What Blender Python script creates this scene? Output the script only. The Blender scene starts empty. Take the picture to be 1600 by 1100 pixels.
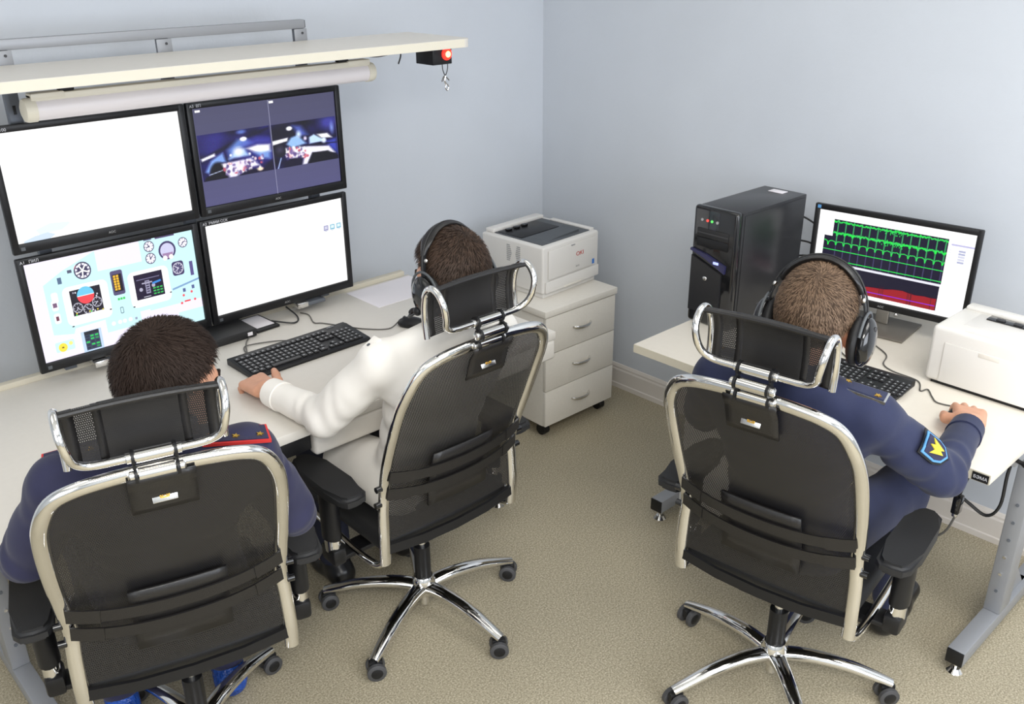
import bpy, bmesh, math, random
from mathutils import Vector, Matrix, noise as mnoise
random.seed(7)
PI = math.pi
scene = bpy.context.scene
COL = scene.collection

# ------------------------------------------------------------------ camera
def make_camera():
    yaw, pit, rol = math.radians(46.9566), math.radians(-23.9267), math.radians(-0.4795)
    fw = Vector((math.cos(pit)*math.cos(yaw), math.cos(pit)*math.sin(yaw), math.sin(pit)))
    r = Vector((math.sin(yaw), -math.cos(yaw), 0)); up = r.cross(fw)
    R = r*math.cos(rol) + up*math.sin(rol); U = up*math.cos(rol) - r*math.sin(rol)
    cd = bpy.data.cameras.new('camera'); co = bpy.data.objects.new('camera', cd); COL.objects.link(co)
    m = Matrix((R, U, -fw)).transposed().to_4x4(); m.translation = Vector((-3.1792, -3.1752, 2.0047))
    co.matrix_world = m
    cd.sensor_width = 36; cd.lens = 1443.8/1600*36; cd.clip_start = .05
    scene.camera = co
make_camera()

# ------------------------------------------------------------------ light
w = bpy.data.worlds.new('world'); scene.world = w; w.use_nodes = True
w.node_tree.nodes['Background'].inputs[0].default_value = (.75, .82, 1, 1)
w.node_tree.nodes['Background'].inputs[1].default_value = .3
def area(name, loc, rot, sx, sy, power, col=(1, 1, 1)):
    l = bpy.data.lights.new(name, 'AREA'); l.shape = 'RECTANGLE'; l.size = sx; l.size_y = sy
    l.energy = power; l.color = col
    o = bpy.data.objects.new(name, l); COL.objects.link(o); o.location = loc; o.rotation_euler = rot
    return o
for x, y, p in ((-1.2, -1.3, 5), (-1.2, -3.3, 27), (-3.6, -1.3, 5), (-3.6, -3.9, 80)):
    area('ceiling_panel_light', (x, y, 2.93), (0, 0, 0), 1.2, 1.2, p, (1, .98, .94))
# window daylight from behind left, then a fill light added for the left wall
area('window_and_fill_light', (-5.1, -3.2, 1.75), (0, -PI/2, 0), 1.5, 2.2, 27, (.95, .97, 1))
area('window_and_fill_light', (-1.9, -5.1, 1.75), (PI/2, 0, 0), 2.2, 1.5, 66, (.85, .90, 1))
vs = scene.view_settings
vs.view_transform = 'Standard'; vs.look = 'None'; vs.gamma = 1; vs.use_curve_mapping = False
vs.exposure = 0.0

# ------------------------------------------------------------------ materials
MATS = {}
def mat(name, col, rough=.5, metal=0, noise=None, bump=None, spec=.5, coat=0, sheen=0, alpha=1, emit=None):
    """noise=(scale, amount[, stretch xyz]) colour variation; bump=(scale, strength, dist)"""
    m = bpy.data.materials.new(name); m.use_nodes = True
    nt = m.node_tree; b = nt.nodes['Principled BSDF']
    b.inputs['Base Color'].default_value = (*col, 1); b.inputs['Roughness'].default_value = rough
    b.inputs['Metallic'].default_value = metal; b.inputs['Specular IOR Level'].default_value = spec
    b.inputs['Coat Weight'].default_value = coat
    if sheen: b.inputs['Sheen Weight'].default_value = sheen
    if emit:
        b.inputs['Emission Color'].default_value = (*emit[0], 1); b.inputs['Emission Strength'].default_value = emit[1]
    tc = nt.nodes.new('ShaderNodeTexCoord')
    if noise:
        src = tc.outputs['Object']
        if len(noise) > 2:
            mp = nt.nodes.new('ShaderNodeMapping'); mp.inputs['Scale'].default_value = noise[2]
            nt.links.new(src, mp.inputs[0]); src = mp.outputs[0]
        n = nt.nodes.new('ShaderNodeTexNoise'); n.inputs['Scale'].default_value = noise[0]; n.inputs['Detail'].default_value = 4
        nt.links.new(src, n.inputs['Vector'])
        r = nt.nodes.new('ShaderNodeMapRange'); r.inputs[1].default_value = .3; r.inputs[2].default_value = .7
        r.inputs[3].default_value = 1-noise[1]; r.inputs[4].default_value = 1+noise[1]
        nt.links.new(n.outputs['Fac'], r.inputs[0])
        mx = nt.nodes.new('ShaderNodeVectorMath'); mx.operation = 'SCALE'; mx.inputs[0].default_value = col
        nt.links.new(r.outputs[0], mx.inputs['Scale']); nt.links.new(mx.outputs[0], b.inputs['Base Color'])
    if bump:
        n = nt.nodes.new('ShaderNodeTexNoise'); n.inputs['Scale'].default_value = bump[0]; n.inputs['Detail'].default_value = 3
        nt.links.new(tc.outputs['Object'], n.inputs['Vector'])
        bp = nt.nodes.new('ShaderNodeBump'); bp.inputs['Strength'].default_value = bump[1]; bp.inputs['Distance'].default_value = bump[2]
        nt.links.new(n.outputs['Fac'], bp.inputs['Height']); nt.links.new(bp.outputs[0], b.inputs['Normal'])
    MATS[name] = m
    return m
def sr(r, g, b):
    f = lambda c: (c/255/12.92) if c/255 <= .04045 else ((c/255+.055)/1.055)**2.4
    return (f(r), f(g), f(b))
mat('wall', sr(203, 208, 215), .85, noise=(3, .02), bump=(60, .15, .004))
mat('ceiling', sr(235, 235, 232), .9)
mat('skirting', sr(222, 215, 207), .5)
mat('laminate', sr(222, 217, 208), .38, noise=(60, .012))
mat('laminate_warm', sr(224, 217, 204), .38, noise=(60, .012))
mat('laminate_edge', sr(205, 198, 180), .45)
mat('cab_grey', sr(230, 225, 215), .45, noise=(90, .02))
mat('cab_edge', sr(168, 160, 140), .5)
mat('steel_grey', sr(150, 152, 156), .42, metal=.25)
mat('steel_dark', sr(105, 110, 118), .45, metal=.3)
mat('stand_grey', sr(120, 115, 107), .4, metal=.3)
mat('chrome', (.82, .81, .79), .07, metal=1)
mat('bright_metal', (.75, .74, .72), .22, metal=1)
mat('black_plastic', (.010, .010, .011), .40, spec=.35)
mat('black_soft', (.014, .014, .015), .6, bump=(300, .2, .002))
mat('black_gloss', (.008, .008, .009), .12, coat=.4)
mat('black_case', (.016, .016, .018), .3, bump=(500, .1, .001))
mat('leather', (.012, .011, .011), .36, bump=(260, .25, .002))
mat('caster_grey', sr(70, 70, 72), .5)
mat('white_plastic', sr(226, 223, 218), .4)
mat('pale_plastic', sr(233, 230, 224), .38)
mat('tray_grey', sr(84, 88, 92), .5)
mat('diffuser', sr(232, 226, 226), .35)
mat('cream', sr(224, 218, 200), .5)
mat('paper', sr(232, 228, 232), .7)
mat('skin', sr(214, 158, 128), .5, noise=(40, .06))
mat('lips', sr(176, 100, 90), .5)
mat('eye_white', sr(230, 228, 225), .2)
mat('iris', sr(50, 35, 25), .2)
mat('hair_dark', sr(44, 34, 29), .65, spec=.15, noise=(90, .35), bump=(160, .6, .004))
mat('hair_brown', sr(80, 64, 51), .65, spec=.2, noise=(60, .35), bump=(160, .6, .004))
mat('hair_mid', sr(50, 39, 32), .65, spec=.2, noise=(60, .35), bump=(160, .6, .004))
mat('strand_dark', sr(54, 42, 36), .6, spec=.2)
mat('strand_brown', sr(116, 94, 75), .55, spec=.3)
mat('strand_mid', sr(74, 57, 46), .5, spec=.3)
mat('navy', sr(36, 37, 68), .8, noise=(14, .12), bump=(600, .25, .001), sheen=.1)
mat('navy_blue', sr(32, 39, 71), .8, noise=(14, .12), bump=(600, .25, .001), sheen=.1)
mat('coat_white', sr(246, 242, 235), .8, noise=(9, .025), bump=(500, .15, .001))
mat('trouser_dark', sr(24, 28, 48), .8, noise=(20, .15))
mat('shoe', (.01, .01, .011), .3)
mat('shoe_cover', sr(28, 78, 170), .25, noise=(30, .35), bump=(40, .9, .02))
mat('red_cord', sr(205, 50, 48), .6)
mat('gold', sr(225, 180, 80), .25, metal=.9)
mat('patch_blue', sr(90, 150, 205), .7)
mat('patch_yellow', sr(226, 206, 60), .7)
mat('cable', (.012, .012, .013), .5)
mat('cable_grey', sr(92, 90, 86), .5)
mat('print_grey', sr(165, 165, 165), .6)
mat('print_white', sr(200, 200, 205), .6)
mat('print_red', sr(190, 60, 50), .6)
mat('print_blue', sr(60, 120, 200), .6)
mat('print_dark', sr(60, 60, 62), .6)
mat('key_cap', (.02, .02, .022), .45)
mat('key_print', sr(170, 172, 176), .6)
mat('lamp_red', (.8, .02, .01), .3, emit=((1, .03, .02), 2.2))
mat('lamp_core', (.9, .3, .05), .3, emit=((1, .30, .10), 8))
mat('led_red', (.6, .05, .04), .3, emit=((1, .1, .08), .8))
mat('led_green', (.1, .5, .1), .3, emit=((.15, 1, .2), .6))
mat('led_blue', (.2, .25, .8), .3, emit=((.45, .5, 1), 1.2))
mat('dark_purple_reflection', sr(44, 44, 78), .2)  # dark tower trim, with a purple reflection painted into its base colour

def mat_floor():
    m = mat('floor', sr(176, 168, 146), .55)
    nt = m.node_tree; b = nt.nodes['Principled BSDF']
    tc = nt.nodes.new('ShaderNodeTexCoord')
    n1 = nt.nodes.new('ShaderNodeTexNoise'); n1.inputs['Scale'].default_value = 190; n1.inputs['Detail'].default_value = 5
    n2 = nt.nodes.new('ShaderNodeTexNoise'); n2.inputs['Scale'].default_value = 2.2; n2.inputs['Detail'].default_value = 3
    for n in (n1, n2): nt.links.new(tc.outputs['Object'], n.inputs['Vector'])
    r = nt.nodes.new('ShaderNodeValToRGB'); e = r.color_ramp.elements
    e[0].position = .30; e[0].color = (*sr(134, 126, 105), 1); e[1].position = .68; e[1].color = (*sr(204, 194, 170), 1)
    k = r.color_ramp.elements.new(.5); k.color = (*sr(171, 161, 137), 1)
    nt.links.new(n1.outputs['Fac'], r.inputs[0])
    mr = nt.nodes.new('ShaderNodeMapRange'); mr.inputs[1].default_value = .3; mr.inputs[2].default_value = .7
    mr.inputs[3].default_value = .93; mr.inputs[4].default_value = 1.05
    nt.links.new(n2.outputs['Fac'], mr.inputs[0])
    mx = nt.nodes.new('ShaderNodeVectorMath'); mx.operation = 'SCALE'
    nt.links.new(r.outputs[0], mx.inputs[0]); nt.links.new(mr.outputs[0], mx.inputs['Scale'])
    nt.links.new(mx.outputs[0], b.inputs['Base Color'])
mat_floor()
def mat_mesh(name, pitch, hole):
    """woven black net with real see-through holes (UV in metres)"""
    m = mat(name, (.017, .016, .016), .38); nt = m.node_tree; b = nt.nodes['Principled BSDF']
    uv = nt.nodes.new('ShaderNodeTexCoord'); sp = nt.nodes.new('ShaderNodeSeparateXYZ'); nt.links.new(uv.outputs['UV'], sp.inputs[0])
    def math_(op, a, bb=None, c=None):
        n = nt.nodes.new('ShaderNodeMath'); n.operation = op
        for i, v in enumerate((a, bb, c)):
            if v is None: continue
            if isinstance(v, (int, float)): n.inputs[i].default_value = v
            else: nt.links.new(v, n.inputs[i])
        return n.outputs[0]
    rowf = math_('DIVIDE', sp.outputs['Y'], pitch*.9)
    row = math_('FLOOR', rowf)
    sh = math_('MULTIPLY', math_('MODULO', row, 2.0), .5)
    u = math_('FRACT', math_('ADD', math_('DIVIDE', sp.outputs['X'], pitch*.7), sh))
    v = math_('FRACT', rowf)
    du = math_('ABSOLUTE', math_('SUBTRACT', u, .5)); dv = math_('ABSOLUTE', math_('SUBTRACT', v, .5))
    d = math_('ADD', math_('POWER', math_('MULTIPLY', du, 2/hole), 2.0), math_('POWER', math_('MULTIPLY', dv, 2/(hole*1.25)), 2.0))
    a = math_('GREATER_THAN', d, 1.0)
    nt.links.new(a, b.inputs['Alpha'])
mat_mesh('net', .0065, .38)
mat_mesh('net_fine', .0055, .30)
def mat_screen(name, strength):
    m = bpy.data.materials.new(name); m.use_nodes = True; nt = m.node_tree; b = nt.nodes['Principled BSDF']
    b.inputs['Base Color'].default_value = (.004, .004, .005, 1); b.inputs['Roughness'].default_value = .35
    a = nt.nodes.new('ShaderNodeAttribute'); a.attribute_name = 'Col'
    nt.links.new(a.outputs['Color'], b.inputs['Emission Color']); b.inputs['Emission Strength'].default_value = strength
    MATS[name] = m
mat_screen('screen', 1.15)

# ------------------------------------------------------------------ helpers
def obj(name, bm, m, parent=None, smooth=True, bevel=0, angle=40):
    me = bpy.data.meshes.new(name)
    bmesh.ops.recalc_face_normals(bm, faces=bm.faces)
    bm.to_mesh(me); bm.free()
    o = bpy.data.objects.new(name, me); COL.objects.link(o)
    me.materials.append(MATS[m] if isinstance(m, str) else m)
    if smooth:
        me.polygons.foreach_set('use_smooth', [True]*len(me.polygons))
        try: me.set_sharp_from_angle(angle=math.radians(angle))
        except Exception: pass
    if parent: o.parent = parent
    return o
def tag(o, label, cat, group=None):
    o['label'] = label; o['category'] = cat
    if group: o['group'] = group
    return o
def thing(name, label, cat, loc=(0, 0, 0), rz=0, group=None):
    o = bpy.data.objects.new(name, None); COL.objects.link(o); o.empty_display_size = .1
    o.location = loc; o.rotation_euler = (0, 0, rz)
    return tag(o, label, cat, group)
def struct(o): o['kind'] = 'structure'; return o
def B(): return bmesh.new()
def bx(bm, x0, x1, y0, y1, z0, z1, r=0, seg=2, M=None):
    ret = bmesh.ops.create_cube(bm, size=1)
    vs = ret['verts']
    for v in vs:
        v.co = Vector(((x0+x1)/2+v.co.x*(x1-x0), (y0+y1)/2+v.co.y*(y1-y0), (z0+z1)/2+v.co.z*(z1-z0)))
    if r > 0:
        es = list({e for v in vs for e in v.link_edges})
        res = bmesh.ops.bevel(bm, geom=es, offset=r, segments=seg, profile=.5, affect='EDGES')
        vs = list({v for f in res['faces'] for v in f.verts} | {v for v in vs if v.is_valid})
    if M is not None:
        for v in vs: v.co = M @ v.co
    return vs
def sweep(bm, pts, ra, rb=None, n=10, ref=None, cap=True, closed=False):
    """tube along pts, ra/rb radii (scalar or list): ra along binormal (t x ref), rb along ref"""
    pts = [Vector(p) for p in pts]; L = len(pts)
    A = ra if isinstance(ra, (list, tuple)) else [ra]*L
    Bq = A if rb is None else (rb if isinstance(rb, (list, tuple)) else [rb]*L)
    rings = []; prev = None
    for i, p in enumerate(pts):
        if closed: t = pts[(i+1) % L]-pts[i-1]
        else: t = pts[min(i+1, L-1)]-pts[max(i-1, 0)]
        t.normalize()
        if ref is not None: nn = Vector(ref)
        else: nn = prev if prev is not None else (Vector((0, 0, 1)) if abs(t.z) < .9 else Vector((1, 0, 0)))
        nn = (nn-t*nn.dot(t)).normalized(); prev = nn
        bn = t.cross(nn)
        rings.append([bm.verts.new(p+bn*A[i]*math.cos(2*PI*k/n)+nn*Bq[i]*math.sin(2*PI*k/n)) for k in range(n)])
    m = L if closed else L-1
    for i in range(m):
        a, b = rings[i], rings[(i+1) % L]
        for k in range(n): bm.faces.new((a[k], a[(k+1) % n], b[(k+1) % n], b[k]))
    if cap and not closed:
        bm.faces.new(rings[0][::-1]); bm.faces.new(rings[-1])
def spline(cp, n=8, closed=False):
    """Catmull-Rom through control points"""
    P = [Vector(p) for p in cp]; out = []; L = len(P)
    for i in range(L if closed else L-1):
        if closed: p0, p1, p2, p3 = P[i-1], P[i], P[(i+1) % L], P[(i+2) % L]
        else: p0, p1, p2, p3 = P[max(i-1, 0)], P[i], P[i+1], P[min(i+2, L-1)]
        for k in range(n):
            t = k/n
            out.append(.5*((2*p1)+(p2-p0)*t+(2*p0-5*p1+4*p2-p3)*t*t+(3*p1-p0-3*p2+p3)*t**3))
    if not closed: out.append(P[-1])
    return out
def cyl(bm, p0, p1, r, r2=None, n=16):
    sweep(bm, [p0, p1], [r, r if r2 is None else r2], n=n)
def ell(bm, c, r, M=None, u=16, v=10):
    ret = bmesh.ops.create_uvsphere(bm, u_segments=u, v_segments=v, radius=1)
    for q in ret['verts']:
        q.co = Vector((q.co.x*r[0], q.co.y*r[1], q.co.z*r[2]))
        if M is not None: q.co = M @ q.co
        q.co += Vector(c)
def prism(bm, pts, y0, y1, axes='xz'):
    """extrude polygon (2d pts) between y0 and y1 along the third axis"""
    def mk(p, d):
        return {'xz': (p[0], d, p[1]), 'xy': (p[0], p[1], d), 'yz': (d, p[0], p[1])}[axes]
    a = [bm.verts.new(mk(p, y0)) for p in pts]; b = [bm.verts.new(mk(p, y1)) for p in pts]
    bm.faces.new(a); bm.faces.new(b[::-1]); n = len(pts)
    for i in range(n): bm.faces.new((a[i], b[i], b[(i+1) % n], a[(i+1) % n]))
def text_part(name, s, size, loc, rot, m, parent, depth=.0004, align='LEFT', sx=1):
    cu = bpy.data.curves.new(name, 'FONT'); cu.body = s; cu.size = size; cu.extrude = depth; cu.align_x = align
    t = bpy.data.objects.new(name, cu); COL.objects.link(t)
    bpy.context.view_layer.update()
    me = bpy.data.meshes.new_from_object(t.evaluated_get(bpy.context.evaluated_depsgraph_get()))
    bpy.data.objects.remove(t)
    o = bpy.data.objects.new(name, me); COL.objects.link(o); o.location = loc; o.rotation_euler = rot; o.scale = (sx, 1, 1)
    me.materials.clear(); me.materials.append(MATS[m]); o.parent = parent
    return o
def cable(name, pts, r, m, parent=None, n=6, sm=6):
    bm = B(); sweep(bm, spline(pts, sm), r, n=n); return obj(name, bm, m, parent)

# ------------------------------------------------------------------ room
RX, RY, RH = -5.3, -5.3, 2.95
bm = B(); bx(bm, RX, .1, RY, .1, -.1, 0); struct(obj('floor', bm, 'floor', smooth=False))
bm = B(); bx(bm, RX, .1, RY, .1, RH, RH+.1); struct(obj('ceiling', bm, 'ceiling', smooth=False))
bm = B(); bx(bm, RX, .1, 0, .1, 0, RH); struct(obj('wall_left', bm, 'wall', smooth=False))
bm = B(); bx(bm, 0, .1, RY, 0, 0, RH); struct(obj('wall_right', bm, 'wall', smooth=False))
bm = B(); bx(bm, RX-.1, RX, RY, .1, 0, RH); struct(obj('wall_rear', bm, 'wall', smooth=False))
bm = B(); bx(bm, RX, .1, RY-.1, RY, 0, RH); struct(obj('wall_near', bm, 'wall', smooth=False))
prof = [(0, 0), (.018, 0), (.018, .022), (.014, .026), (.014, .092), (.010, .100), (.010, .108), (.004, .120), (0, .122)]
bm = B(); prism(bm, [(-a, b) for a, b in prof], RX, 0, 'yz'); struct(obj('baseboard_left', bm, 'skirting', smooth=False))
bm = B(); prism(bm, [(-a, b) for a, b in prof], RY, -.018, 'xz'); struct(obj('baseboard_right', bm, 'skirting', smooth=False))

# ------------------------------------------------------------------ long desk
DZ = .765
desk = thing('long_desk', 'long white laminate desk carrying four wall-stacked monitors and a keyboard', 'desk', (-2.0, -.67, 0))
def dl(x, y, z=0): return (x+2.0, y+.67, z)
bm = B(); bx(bm, -1.0, .960, -.44, .41, DZ-.03, DZ, .004); obj('tabletop', bm, 'laminate', desk)
bm = B(); bx(bm, -1.0, .945, .41, .437, DZ-.03, DZ+.016, .002); obj('back_lip', bm, 'laminate_edge', desk)
bm = B(); bx(bm, -.02, .960, -.44, -.40, DZ-.105, DZ-.0305, .012, 3); obj('front_rail', bm, 'laminate', desk)
bm = B(); bx(bm, -.19, -.022, -.425, -.398, DZ-.085, DZ-.031, .006); obj('rail_end_cap', bm, 'black_plastic', desk)
def steel_leg(parent, x, ycol, ytip, yback, top, sgn=1):
    """column + floor beam + four glides; column plate has holes"""
    bm = B(); bx(bm, x-.025, x+.025, ycol-.04, ycol+.04, .09, top, .004); c = obj('leg', bm, 'steel_grey', parent)
    for k in range(6):
        bm = B(); cyl(bm, (x, ycol-.0395, .17+k*.062), (x, ycol-.043, .17+k*.062), .005, n=10)
        obj('bolt', bm, 'bright_metal' if k in (1, 2) else 'steel_dark', c)
    bm = B(); bx(bm, x-.025, x+.025, ytip, yback, .04, .09, .003); obj('floor_beam', bm, 'steel_grey', parent)
    bm = B(); bx(bm, x-.0245, x+.0245, ytip-.004, ytip, .041, .089, .001); obj('beam_cap', bm, 'black_plastic', parent)
    bm = B(); bx(bm, x-.02, x+.02, ytip+.06, yback-.06, top-.04, top, .003); obj('top_beam', bm, 'steel_grey', parent)
    bm = B(); prism(bm, [(ycol+.04, .09), (ycol+.22, .09), (ycol+.19, .09), (ycol+.04, .26)], x-.008, x+.008, 'yz'); obj('gusset', bm, 'steel_grey', parent)
    for y in (ytip+.025, yback-.03):
        bm = B(); cyl(bm, (x, y, .012), (x, y, .042), .006, n=10); cyl(bm, (x, y, 0), (x, y, .012), .024, .014, n=20); obj('foot_glide', bm, 'chrome', parent)
steel_leg(desk, -.80, .04, -.26, .36, DZ-.03)
steel_leg(desk, .86, .04, -.26, .36, DZ-.03)

# ------------------------------------------------------------------ right desk
d2 = thing('computer_desk', 'white desk with grey steel legs carrying a computer tower, monitor and printer', 'desk', (-.02, -1.95, 0), -PI/2)
# local x -> world -y, local y -> world +x
bm = B(); bx(bm, -.58, .588, -.912, 0, DZ-.03, DZ, .003); obj('tabletop', bm, 'laminate_warm', d2)
bm = B(); bx(bm, -.579, .587, -.9135, -.9122, DZ-.029, DZ-.001); obj('edge_band', bm, 'laminate_edge', d2)
bm = B(); bx(bm, .543, .584, -.9152, -.9136, DZ-.027, DZ-.004); k = obj('edge_sticker', bm, 'black_plastic', d2)
text_part('sticker_print', 'БЭМА', .012, (.546, -.9156, DZ-.020), (PI/2, 0, 0), 'print_white', k)
steel_leg(d2, -.555+.0, -.47, -.76, -.08, DZ-.03)
steel_leg(d2, .56, -.47, -.76, -.08, DZ-.03)
bm = B(); sweep(bm, spline([(.575, -.70, DZ-.045), (.60, -.70, DZ-.05), (.64, -.69, DZ-.055)], 5), [.006]*5+[.010]*5+[.006], n=8); obj('lever_knob', bm, 'black_plastic', d2)
cb = thing('desk_pedestal', 'white under-desk pedestal box standing behind the black chair at the computer desk', 'cabinet', (-.44, -1.545, 0), -PI/2)
bm = B(); bx(bm, -.13, .12, -.22, .22, .02, .42, .004); obj('body', bm, 'white_plastic', cb)
bm = B(); bx(bm, -.125, .115, -.238, -.2205, .03, .41, .003); obj('door', bm, 'white_plastic', cb)
for sx in (-.1, .1):
    for sy in (-.18, .18):
        bm = B(); cyl(bm, (sx, sy, 0), (sx, sy, .021), .014); obj('foot', bm, 'black_plastic', cb)

# ------------------------------------------------------------------ drawer cabinet
cab = thing('drawer_cabinet', 'light grey three-drawer cabinet on casters standing in the room corner under a printer', 'cabinet', (-.429, -.673, 0), -.013)
bm = B(); bx(bm, -.215, .215, .018, .44, .06, .575, .001); obj('body', bm, 'cab_grey', cab)
bm = B(); bx(bm, -.224, .224, -.004, .45, .575, .605, .003); obj('top_panel', bm, 'cab_grey', cab)
for k in range(3):
    z0 = .062+k*.171
    bm = B(); bx(bm, -.215, .215, 0, .0175, z0, z0+.167, .0015)
    f = obj('drawer', bm, 'cab_grey', cab)
    bm = B(); cz = z0+.085
    sweep(bm, spline([(-.052, 0, cz), (-.045, -.012, cz), (-.02, -.024, cz), (.02, -.024, cz), (.045, -.012, cz), (.052, 0, cz)], 5), .0085, .004, n=8, ref=(0, 1, 0.3))
    obj('handle', bm, 'bright_metal', f)
for sx in (-.18, .18):
    for sy in (.05, .40):
        bm = B(); cyl(bm, (sx-.016, sy, .026), (sx+.016, sy, .026), .026, n=18); bx(bm, sx-.018, sx+.018, sy-.02, sy+.02, .040, .061, .003); obj('caster', bm, 'black_plastic', cab)

# ------------------------------------------------------------------ desktop printer on the cabinet
pr = thing('laser_printer', 'white laser printer with dark grey top tray standing on the drawer cabinet', 'printer', (-.374, -.559, .605), .05)
W, D, H = .185, .37, .23
bm = B(); bx(bm, -W, W, .004, D, .022, H, .010, 3); obj('body', bm, 'white_plastic', pr)
bm = B(); bx(bm, -W+.012, W-.012, .012, D-.02, 0, .0215, .004); obj('base', bm, 'white_plastic', pr)
bm = B(); bx(bm, -W+.03, W-.03, -.003, .0035, .082, .212, .004); f = obj('front_cover', bm, 'white_plastic', pr)
bm = B(); bx(bm, -.012, .012, -.006, -.0032, .203, .209, .001); obj('latch', bm, 'print_grey', f)
bm = B(); bx(bm, -W+.012, W-.006, -.006, .0035, .026, .076, .004); t = obj('paper_drawer', bm, 'white_plastic', pr)
bm = B(); bx(bm, -.06, .06, -.0075, -.0062, .027, .037, .001); obj('grip', bm, 'cab_grey', t)
bm = B(); bx(bm, -W+.025, W-.035, .03, D-.055, H-.0005, H+.0035, .002); tr = obj('top_tray', bm, 'tray_grey', pr)
bm = B(); bx(bm, -W+.035, W-.09, .16, D-.07, H+.0036, H+.006, .001); obj('exit_slot', bm, 'black_plastic', tr)
for k in range(3):
    bm = B(); bx(bm, -.12+k*.05, -.09+k*.05, D-.10, D-.08, H+.006, H+.016, .003); obj('roller', bm, 'black_gloss', tr)
bm = B(); prism(bm, [(-.10, H+.0035), (.10, H+.0035), (.10, H+.014), (-.02, H+.010)], .05, .14, 'xz'); obj('paper_stop', bm, 'tray_grey', tr, smooth=False)
bm = B(); bx(bm, -W+.02, W-.02, D-.054, D-.004, H-.0005, H+.016, .005); obj('rear_hood', bm, 'white_plastic', pr)
bm = B(); bx(bm, W-.032, W-.004, .03, D-.1, H-.0005, H+.008, .003); obj('control_panel', bm, 'white_plastic', pr)
text_part('brand_print', 'OKI', .026, (.022, -.0037, .150), (PI/2, 0, 0), 'print_red', pr, sx=1.15)
text_part('model_print', 'B412', .011, (.022, -.0037, .100), (PI/2, 0, 0), 'print_grey', pr)
bm = B(); bx(bm, W-.052, W-.038, -.0044, -.0031, .088, .110); obj('energy_sticker', bm, 'print_blue', pr, smooth=False)
vg = None
for k in range(9):
    bm = B(); zz = .135+k*.0085
    y0, y1 = .135, .215
    if 2 <= k <= 6: y0 = .135+.0
    bx(bm, -W-.0012, -W+.0004, y0, y0+.028-abs(k-4)*.002, zz, zz+.0045); bx(bm, -W-.0012, -W+.0004, y1-.030+abs(k-4)*.003, y1, zz, zz+.0045)
    obj('vent_slot', bm, 'print_grey', pr, smooth=False)

# ------------------------------------------------------------------ screens
def canvas_mesh(name, polys, w, h, parent, y=0.0, m='screen'):
    """polys: (list of (u,v), (r,g,b) sRGB 0..255). u right, v down. Faces -y."""
    verts, faces, cols = [], [], []
    for i, (pts, c) in enumerate(polys):
        st = len(verts)
        for u, v in pts: verts.append(((min(max(u, 0), 1)-.5)*w, y-(.00002*min(i, 40)+.0000006*i), (.5-min(max(v, 0), 1))*h))
        faces.append(list(range(st, st+len(pts)))); cols.append(c)
    me = bpy.data.meshes.new(name); me.from_pydata(verts, [], faces)
    at = me.color_attributes.new('Col', 'FLOAT_COLOR', 'CORNER')
    for p, c in zip(me.polygons, cols):
        k = 1.0
        rgb = sr(*c)
        for li in p.loop_indices: at.data[li].color = (*rgb, 1)
    o = bpy.data.objects.new(name, me); COL.objects.link(o); me.materials.append(MATS[m]); o.parent = parent
    return o
ASP = 16/9
def rect(u0, v0, u1, v1, c): return ([(u0, v0), (u1, v0), (u1, v1), (u0, v1)], c)
def disc(u, v, r, c, n=20, a0=0, a1=2*PI): return ([(u+r/ASP*math.cos(a0+(a1-a0)*k/n), v+r*math.sin(a0+(a1-a0)*k/n)) for k in range(n+(a1-a0 < 6))], c)
def seg_(u0, v0, u1, v1, t, c):
    dx, dy = (u1-u0)*ASP, v1-v0; l = math.hypot(dx, dy) or 1; nx, ny = -dy/l*t/2/ASP, dx/l*t/2
    return ([(u0+nx, v0+ny), (u1+nx, v1+ny), (u1-nx, v1-ny), (u0-nx, v0-ny)], c)
def rrect(u0, v0, u1, v1, r, c):
    pts = []
    for cu, cv, a in ((u1-r/ASP, v0+r, -PI/2), (u1-r/ASP, v1-r, 0), (u0+r/ASP, v1-r, PI/2), (u0+r/ASP, v0+r, PI)):
        for k in range(5): pts.append((cu+r/ASP*math.cos(a+k*PI/8), cv+r*math.sin(a+k*PI/8)))
    return (pts, c)
WHITE = (255, 255, 255)
def gauge(P, u, v, r, ring=(55, 50, 90), face=(238, 236, 248), ticks=8, needle=2):
    P.append(disc(u, v, r, ring)); P.append(disc(u, v, r*.86, face))
    for k in range(ticks):
        a = 2*PI*k/ticks; P.append(seg_(u+r*.62/ASP*math.cos(a), v+r*.62*math.sin(a), u+r*.84/ASP*math.cos(a), v+r*.84*math.sin(a), r*.12, ring))
    for k in range(needle):
        a = random.uniform(0, 6.28); P.append(seg_(u-r*.2/ASP*math.cos(a), v-r*.2*math.sin(a), u+r*.6/ASP*math.cos(a), v+r*.6*math.sin(a), r*.16, ring))
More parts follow.
